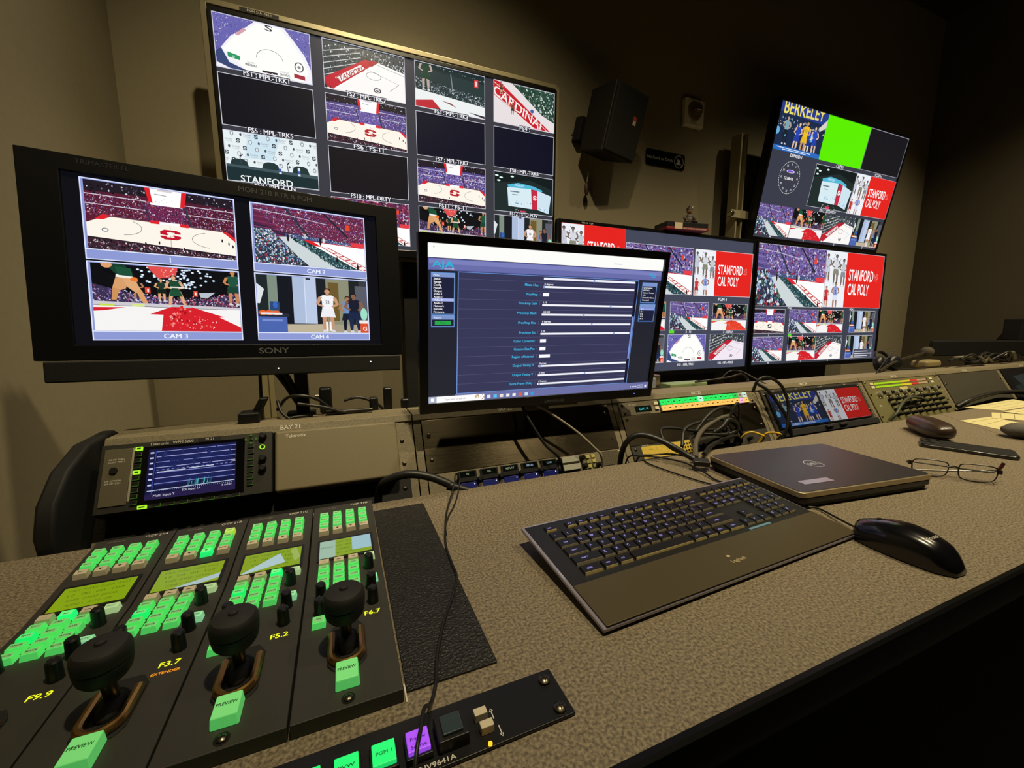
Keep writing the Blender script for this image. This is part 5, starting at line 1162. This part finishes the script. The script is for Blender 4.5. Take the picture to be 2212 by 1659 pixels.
m = MB().tube([(1.02, YB - .004, 1.155), (1.05, YB - .03, 1.175), (1.10, 1.70, 1.19), (1.12, 1.70, 1.14), (1.08, 1.70, 1.05), (1.07, 1.70, 1.02), (1.085, 1.70, .99), (1.078, 1.70, .95)], .0022, WIRE); tag(m.build('speaker_wire'), 'loose twisted wire dangling from the back of the wall speaker', 'wire')
m = MB(); m.ell((1.078, 1.70, .915), .012, .009, .030, mat('dark_red_tag', '#3a2420', .5), 12, 8); m.tube([(1.078, 1.70, .94), (1.08, 1.70, .955)], .003, WIRE, sm=0); tag(m.build('hanging_tag'), 'small dark tag hanging at the end of the loose speaker wire', 'tag')

t = thing('fire_strobe', 'cream fire alarm strobe with a clear dome on the back wall', 'alarm', (1.722, YB, 1.362))
MB().box(-.062, .066, -.024, 0, -.063, .066, mat('strobe_cream', '#ece4cc', .5)).build('backplate', t, bev=.004, seg=3)
m = MB(); m.lathe((.0, -.024, .008), [(.046, 0), (.044, .004), (.036, .006)], mat('reflector', '#a89c80', .25, metal=.5), n=28, d=(0, -1, 0)); rf = m.build('reflector', t)
m = MB(); m.ell((.005, -.030, .012), .036, .026, .036, mat('clear_dome', '#fff6e0', .03, trans=1.0), 20, 12); m.build('lens_dome', t)
m = MB().cyl((-.02, -.034, .012), (.03, -.034, .012), .004, n=10, m=CHROME); m.build('flash_tube', rf)
m = MB(); m.text('FIRE', (.0, -.0245, -.052), X1, Z1, .016, mat('strobe_print', '#8a7c60', .6), bold=.02); m.build('lettering', t)

t = thing('wall_sign', 'glossy black sign reading no food or drink with a crossed out cup', 'sign', (1.569, YB, 1.125))
SG = mat('sign_plastic', '#0d0c0a', .12, coat=.3); SP = mat('sign_engraving', '#a8a490', .5)
MB().prism([(x, y) for x, y in rr(.125, .038, .012)], -.006, -.0005, 'y', SG).build('plate', t, bev=.001)
m = MB(); m.text('No Food or Drink', (-.118, -.0064, -.006), X1, Z1, .014, SP, align='l', bold=.01, fit=.165); m.build('lettering', t)
m = MB(); N = 32
m.add([(.085 + r * cos(2 * pi * i / N), -.0064, r * sin(2 * pi * i / N)) for r in (.031, .028) for i in range(N)], [(i, (i + 1) % N, N + (i + 1) % N, N + i) for i in range(N)], SP)
m.add([(.074, -.0064, .010), (.094, -.0064, .010), (.091, -.0064, -.016), (.078, -.0064, -.016)], [(0, 1, 2, 3)], SP); m.add([(.066, -.0064, -.006), (.078, -.0064, -.006), (.078, -.0064, -.014), (.066, -.0064, -.014)], [(0, 1, 2, 3)], SP)
m.add([(.063, -.0066, .022), (.065, -.0066, .024), (.107, -.0066, -.018), (.105, -.0066, -.020)], [(0, 1, 2, 3)], SP); m.build('cup_symbol', t)

GALV = mat('galvanised_strut', '#a39a7c', .45, metal=.25, bump=(200, .1))
t = thing('mounting_post', 'tall grey steel strut post carrying the tilted screen, behind the wall screens', 'post', (1.975, 1.66, ZF))
m = MB().box(-.024, .024, -.006, .03, 0, 2.02, GALV).box(-.024, -.014, -.03, -.006, 0, 2.02, GALV).box(.014, .024, -.03, -.006, 0, 2.02, GALV); m.build('channel', t, bev=.0012)
MB().box(-.075, .05, -.045, -.028, 1.60, 1.64, GALV).cyl((-.07, -.05, 1.62), (-.07, -.02, 1.62), .012, n=12, m=CHROME).build('clamp', t, bev=.002)
MB().box(.02, .25, -.04, -.01, 1.76, 1.82, BLKM).box(.06, .60, -.055, -.020, 1.70, 1.90, BLKM).build('bracket', t, bev=.003)
t = thing('mounting_post', 'dark steel post holding the lower pair of wall screens from behind', 'post', (2.02, 1.60, ZF))
MB().box(-.02, .02, 0, .03, 0, 1.10, GALV).build('channel', t, bev=.0012)
t = thing('mounting_post', 'black steel post behind the big grid screen', 'post', (.264, 1.64, ZF))
MB().box(-.03, .03, 0, .04, 0, 1.75, BLKM).build('channel', t); MB().box(-.2, .2, -.025, 0, 1.5, 1.7, BLKM).build('bracket', t)

# figurine and box on the lower middle screen
zt = .3946 + .3094 + .014
t = thing('souvenir_box', 'flat black box with red edge and white label, on top of a wall screen', 'box', (1.475, 1.512, zt + .0005), (0, 0, radians(-8)))
RD = mat('souvenir_red', '#7c1620', .45)
MB().box(-.115, .105, -.05, .05, 0, .012, RD).box(-.112, .102, -.047, .05, .012, .034, BLK).build('case', t, bev=.002)
m = MB().box(-.075, -.035, -.0505, -.050, .003, .030, mat('label_cream', '#c8b89c', .6)); m.text('FIRST NATIONAL CHAMPIONSHIP', (.03, -.0506, .003), X1, Z1, .006, WHT, fit=.12); m.build('label', t)
t = thing('figurine', 'small seated figurine with a pointed dark cap, on the flat black box', 'figurine', (1.508, 1.508, zt + .0345), (0, 0, radians(-25)))
SK = mat('figurine_skin', '#8a6244', .5); FJ = mat('figurine_jacket', '#4a4038', .6)
m = MB(); m.ell((0, 0, .020), .020, .016, .022, FJ, 16, 10); m.ell((0, 0, .036), .015, .012, .014, FJ, 14, 8); m.cyl((0, 0, .045), (0, 0, .054), .005, n=10, m=SK); m.ell((0, -.001, .062), .0125, .012, .014, SK, 18, 12); m.ell((0, -.013, .060), .002, .003, .0025, SK, 8, 6)
m.tube([(-.014, 0, .040), (-.024, -.008, .028), (-.014, -.018, .022)], .0050, FJ); m.tube([(.014, 0, .040), (.024, -.008, .028), (.014, -.018, .024)], .0050, FJ); m.build('body', t, sharp=80)
m = MB(); m.tube([(-.010, -.004, .010), (-.020, -.026, .012), (-.020, -.036, .003)], .0070, FJ); m.tube([(.010, -.004, .010), (.020, -.026, .012), (.020, -.036, .003)], .0070, FJ); m.build('trousers', t, sharp=80)
m = MB(); m.lathe((0, 0, .066), [(.0135, 0), (.013, .006), (.008, .012), (.003, .018), (.0008, .021)], mat('cap_dark', '#2a221c', .6), n=16); m.add([(.006, 0, .074), (.018, 0, .084), (.012, 0, .070)], [(0, 1, 2), (2, 1, 0)], CREAM); m.build('cap', t)
for x in (-.005, .005): MB().ell((x, -.0118, .064), .0014, .001, .0014, BLK, 8, 6).build('eye', t)

# ---------------------------------------------------------------- things on and behind the console ledge
LZ = S(0, .1665).z + .001
def cable(name, pts, r, lab, m=RUB, cat='cable', sm=6, grp=None): return tag(MB().tube(pts, r, m, sm=sm).build(name, sharp=80), lab, cat, grp)
cable('power_cable', [(.045, .758, -.06), (.050, .755, -.005), (.062, .745, .018), (.098, .735, .030), (.135, .725, .024), (.160, .715, .014), (.172, .710, .008)], .0075, 'thick black power cable arching over the desk edge by the blank instrument')
t = thing('cable_plug', 'black plug where the thick cable meets the thin headset cord at the desk edge', 'plug', (.180, .708, .008))
MB().cyl((-.012, .004, -.001), (.022, -.010, -.012), .0085, .0075, n=16, m=RUB).build('housing', t)
cable('headset_cord', [(.186, .712, .004), (.188, .712, .022), (.180, .700, .030), (.172, .680, .018), (.150, .635, .003), (.135, .59, .0030), (.118, .520, .0030), (.114, .47, .0034), (.112, .44, .0044), (.098, .405, .0050), (.082, .375, .0045), (.066, .335, .0045), (.058, .305, .0040), (.050, .287, .0046), (.043, .275, .0145), (.037, .257, .0165), (.032, .244, .0150), (.026, .225, .0025), (.018, .199, .0025), (.012, .172, -.03)], .0015, 'thin black cord trailing over the mat and button strip to the front edge')
cable('headset_cord', [(.186, .710, .006), (.190, .706, .020), (.184, .690, .012), (.172, .662, .0025), (.158, .63, .0025), (.142, .600, .0020), (.130, .570, .0020), (.1250, .545, .0020)], .0012, 'short second strand of thin cord beside the long one near the desk edge')
LC = (.676, .612)
cable('video_cable', [(.588, .755, -.05), (.585, .748, .0), (.592, .738, .035), (.612, .725, .052), (.640, .705, .048), (.664, .672, .034), (.672, .640, .024), (LC[0] + .002, LC[1] + .012, .018)], .0062, 'thick black cable arching from the desk edge to the side of the laptop')
m = MB().box(-.016, .016, -.014, .014, .010, .022, RUB); o = m.build('cable_connector', bev=.003); o.location = (LC[0] + .004, LC[1] - .004, 0); o.rotation_euler = (0, 0, radians(-40)); tag(o, 'black connector block plugged in at the back corner of the laptop', 'connector')
cable('thin_cable', [(.596, .748, -.03), (.598, .735, .0), (.612, .705, .008), (.640, .675, .010), (.660, .630, .010), (.662, .585, .006), (.655, .550, .003), (.66, .52, .003)], .0018, 'thin black wire running past the laptop connector towards the keyboard')
cable('thin_cable', [(.618, .742, -.03), (.622, .728, .0), (.632, .700, .010), (.668, .680, .014), (.690, .655, .012), (.696, .628, .012)], .0018, 'thin black wire looping in front of the yellow label to the laptop')
random.seed(8)
nb = ['thick grey cable in front, along the bundle behind the laptop', 'black cable looping over the top of the bundle', 'black cable curling down at the left of the bundle', 'black cable lying under the bundle', 'black cable standing up at the right of the bundle', 'thin black cable crossing the bundle', 'black cable tucked behind the bundle']
paths = [([(.700, .640, .014), (.752, .690, .030), (.82, .730, .046), (.90, .752, .060), (.955, .760, .058), (.99, .765, .030)], .0055), ([(.72, .700, .020), (.76, .732, .050), (.84, .745, .060), (.93, .750, .050), (1.0, .760, .0)], .004),
         ([(.690, .655, .014), (.668, .690, .030), (.680, .728, .055), (.72, .735, .055), (.80, .735, .040), (.90, .745, .03), (.94, .76, -.02)], .0035), ([(.74, .655, .012), (.80, .690, .014), (.87, .715, .016), (.95, .74, .010), (.99, .76, -.03)], .005),
         ([(.90, .735, .02), (.915, .735, .07), (.935, .735, .10), (.955, .742, .07), (.960, .75, .01), (.965, .76, -.03)], .0035), ([(.735, .67, .02), (.79, .74, .030), (.86, .70, .035), (.92, .745, .040), (.97, .755, .0)], .0028), ([(.78, .735, .02), (.85, .745, .075), (.92, .755, .085), (.98, .757, .04), (1.0, .765, -.02)], .004)]
for (p, r), lb in zip(paths, nb): cable('bundled_cable', p, r, lb, mat('grey_cable', '#5a554a', .4) if 'grey' in lb else RUB, grp='cables bundled behind the laptop')
cable('bundled_cable', [(.86, .735, .03), (.88, .728, .045), (.90, .73, .06), (.93, .732, .05), (.94, .735, .03), (.91, .735, .02), (.87, .735, .025)], .006, 'tight black coil at the heart of the bundle behind the laptop')
YC = mat('yellow_cable', '#d8b02a', .45)
cable('network_cable', [(.975, .758, -.03), (.972, .742, .005), (.985, .728, .020), (1.010, .715, .012), (1.028, .722, .0), (1.03, .745, -.03)], .0028, 'yellow network cable loop behind the back edge of the laptop', YC)
cable('network_cable', [(1.045, .752, -.03), (1.050, .735, .005), (1.065, .722, .012), (1.085, .715, .006), (1.095, .73, -.01), (1.098, .748, -.04)], .0028, 'short yellow network cable loop in front of the small twin screens', YC)
cable('black_loop_cable', [(1.075, .80, .11), (1.08, .79, .145), (1.115, .785, .152), (1.16, .775, .125), (1.18, .765, .07), (1.165, .752, .01), (1.15, .758, -.04)], .0042, 'black cable looping high over the strip of lit keys beside the twin screens')
cable('black_loop_cable', [(1.13, .83, .128), (1.15, .81, .110), (1.175, .79, .07), (1.19, .765, .02), (1.20, .757, -.04)], .005, 'straight black cable running down the edge of the small twin screens')
cable('monitor_cable', [(.360, .845, .14), (.362, .815, .124), (.368, .795, .100), (.395, .765, .045), (.425, .752, .012), (.44, .758, -.04)], .0032, 'black cable hanging from under the computer monitor down the blank panel')
cable('monitor_cable', [(.385, .850, .14), (.392, .822, .126), (.425, .798, .104), (.480, .775, .062), (.520, .757, .022), (.535, .752, .002), (.540, .758, -.04)], .0026, 'pale grey cable hanging from under the computer monitor to the speaker grille', mat('grey_cord', '#9a927c', .5))
cable('vertical_cord', [(-.150, .935, .22), (-.151, .93, .16), (-.153, .928, .10)], .003, 'straight black cord hanging from under the broadcast monitor to the ledge', sm=2)
# adapters and leads on the ledge
LN = mat('lead_black', '#1c1a17', .45)
leads = [([(-.125, .93, .13), (-.105, .915, .155), (-.08, .905, .16), (-.05, .91, .15), (-.02, .915, .125), (.02, .92, LZ + .004), (.05, .925, LZ + .004)], 'black lead looping left to right at the foot of the monitor arm'),
         ([(-.122, .92, .150), (-.115, .905, .13), (-.10, .898, .115), (-.095, .90, LZ + .003), (-.06, .91, LZ + .003)], 'black lead bending down onto the ledge left of the monitor arm'),
         ([(-.085, .90, .145), (-.04, .90, .135), (.0, .905, .12), (.03, .91, LZ + .004), (.0, .92, LZ + .003), (-.03, .92, LZ + .003)], 'black lead folded back along the ledge'),
         ([(.0, .93, .14), (.03, .93, .145), (.065, .93, .13), (.08, .93, .115), (.09, .93, LZ + .004)], 'thin black lead arching across the ledge toward the adapters')]
for p, lb in leads: cable('loose_lead', p, .0030, lb, LN)
m = MB().cyl((-.035, .91, .120), (.055, .905, LZ + .006), .006, .004, n=12, m=mat('satin_black', '#26221c', .3)); tag(m.build('audio_plug', sharp=80), 'long slim black audio plug lying on the ledge right of the monitor arm', 'plug')
t = thing('mains_adapter', 'black adapter with a shiny metal collar standing on the ledge by the monitor arm', 'adapter', (-.035, .935, LZ))
MB().box(-.012, .012, -.012, .014, 0, .055, BLK).build('body', t, bev=.005, seg=3); MB().cyl((-.02, 0, .035), (-.004, 0, .035), .008, n=16, m=CHROME).build('collar', t)
for x, hgt, lb in ((.060, .028, 'black rounded adapter lying on the ledge'), (.090, .048, 'black rectangular clip standing up on the ledge'), (.127, .02, 'tiny black clip on the ledge nearest the bay seam')):
    m = MB().box(x - .009, x + .009, .925, .943, LZ - .003, LZ + hgt, BLK); tag(m.build('cable_clip', bev=.004, seg=2), lb, 'clip')
m = MB().box(-.185, -.150, .885, .925, LZ, LZ + .020, BLK).hexa([(-.165, .90, LZ + .018), (-.148, .90, LZ + .018), (-.148, .92, LZ + .018), (-.165, .92, LZ + .018)], [(-.150, .90, LZ + .045), (-.135, .90, LZ + .045), (-.135, .92, LZ + .045), (-.150, .92, LZ + .045)], BLK); tag(m.build('cable_clip', bev=.003), 'black clip at the foot of the straight cord, above the waveform monitor', 'clip')
t = thing('circuit_box', 'small pale green electronics box with a red light, behind the strip of lit keys', 'electronics box', (1.01, .99, .084))
MB().box(-.075, .08, -.02, .03, 0, .032, mat('green_box', '#7c9068', .5)).build('case', t, bev=.002); MB().box(-.05, -.035, -.0215, -.02, .01, .02, lit('#ff5a3c', 1.4)).build('indicator_light', t)
m = MB().box(.865, .885, .96, .985, .112, .15, CHROME).box(.845, .865, .955, .985, .112, .142, mat('grey_plug', '#8a90a0', .4)); m.box(.845, .885, .955, .985, .085, .112, BLK); tag(m.build('metal_adapter', bev=.002), 'small shiny metal adapter just right of the computer monitor foot', 'adapter')
cable('loose_lead', [(1.03, .965, .12), (1.08, .94, .128), (1.14, .93, .135), (1.19, .93, .142), (1.22, .93, .125), (1.21, .92, LZ + .004)], .0032, 'black lead lying over the ledge above the strip of lit keys', LN)
cable('loose_lead', [(1.12, .95, .125), (1.15, .94, .152), (1.19, .93, .150), (1.215, .90, .130), (1.23, .87, .115)], .0022, 'thin wire loop standing over the ledge above the strip of lit keys', LN)
# headphones and gooseneck microphone at the right
t = thing('headphones', 'black headphones lying on the ledge above the knob panel', 'headphones', (2.075, .945, LZ + .028))
for x, rz in ((-.085, .2), (.015, -.2)):
    m = MB(); m.lathe((x, 0, 0), [(.020, -.016), (.030, -.012), (.033, 0), (.030, .012), (.020, .016)], BLK, n=24, d=(rz, -1, .3)); m.build('ear_cup', t, sharp=60)
m = MB().tube([(-.085, .01, .012), (-.06, .03, .040), (-.03, .035, .046), (.0, .03, .038), (.015, .01, .012)], .006, BLK); m.build('headband', t)
t = thing('gooseneck_microphone', 'gooseneck microphone leaning over the ledge with a round foam head', 'microphone', (2.02, .93, LZ + .006))
m = MB().tube([(-.10, -.02, .0), (0, 0, .018), (.13, .01, .040), (.30, .02, .058)], .0055, mat('gooseneck_metal', '#4c463c', .35, metal=.6)); m.build('gooseneck', t)
m = MB(); m.ell((.325, .02, .062), .026, .022, .022, mat('foam_head', '#4a4238', .9, bump=(500, .5)), 20, 12); m.build('foam_head', t, sharp=80)
m = MB().tube([(-.02, 0, .012), (.04, .01, -.002), (.15, -.02, -.001), (.26, -.012, .0)], .003, RUB); m.build('cord', t)
MB().tube([(-.14, -.03, -.004), (-.02, .0, .045), (.05, .01, .075)], .002, BLK, sm=0).build('stalk', t)
m = MB().box(2.30, 2.42, .925, .985, LZ, LZ + .032, mat('tan_plastic', '#8a7c54', .5)); tag(m.build('equipment_case', bev=.012, seg=3), 'tan rounded case under the microphone head on the ledge', 'case')
r = random.Random(12)
for k, lb in enumerate(('black cable heaped on the ledge just right of the microphone', 'dark cable lying along the ledge near the right edge', 'shiny cable bowing over the heap at the right end of the ledge', 'dark cable nearest the front of the heap at the right')):
    x = 2.42 + k * .05; pts = [(x + j * .085, .90 + r.uniform(-.02, .03), LZ + .010 + r.uniform(0, .03) + (.02 if j % 2 else 0)) for j in range(7)]
    cable('loose_lead', pts, .005 + .001 * k, lb, LN if k != 2 else mat('shiny_cord', '#6a6250', .3))
cable('panel_cable', [(2.16, .765, -.01), (2.20, .752, .012), (2.30, .757, .020), (2.42, .760, .026), (2.55, .765, .022), (2.7, .758, .012), (2.78, .76, -.02)], .009, 'thick dark cable along the foot of the dark blank panel at the right', LN)
cable('panel_cable', [(1.70, .760, -.02), (1.72, .752, .004), (1.76, .762, .024), (1.83, .778, .040), (1.90, .785, .042), (1.97, .778, .028)], .005, 'dark cable lying across the lower knobs of the knob panel', mat('dark_olive_cable', '#3c4030', .5))
m = MB().prism([(3.25, 1.30), (3.32, 1.34), (3.90, 1.12), (3.90, 1.04), (3.86, 1.04)], .115, .205, 'z', BLKM).box(3.5, 3.56, 1.18, 1.24, ZF, .115, BLKM); tag(m.build('desktop_screen_bar', bev=.006), 'long low black screen housing behind the far right end of the console', 'monitor')
m = MB().box(3.80, 3.93, 1.12, 1.20, .205, .335, BLKM); tag(m.build('dark_monitor', bev=.006), 'small black monitor at the right edge, standing above the long low screen housing', 'monitor')
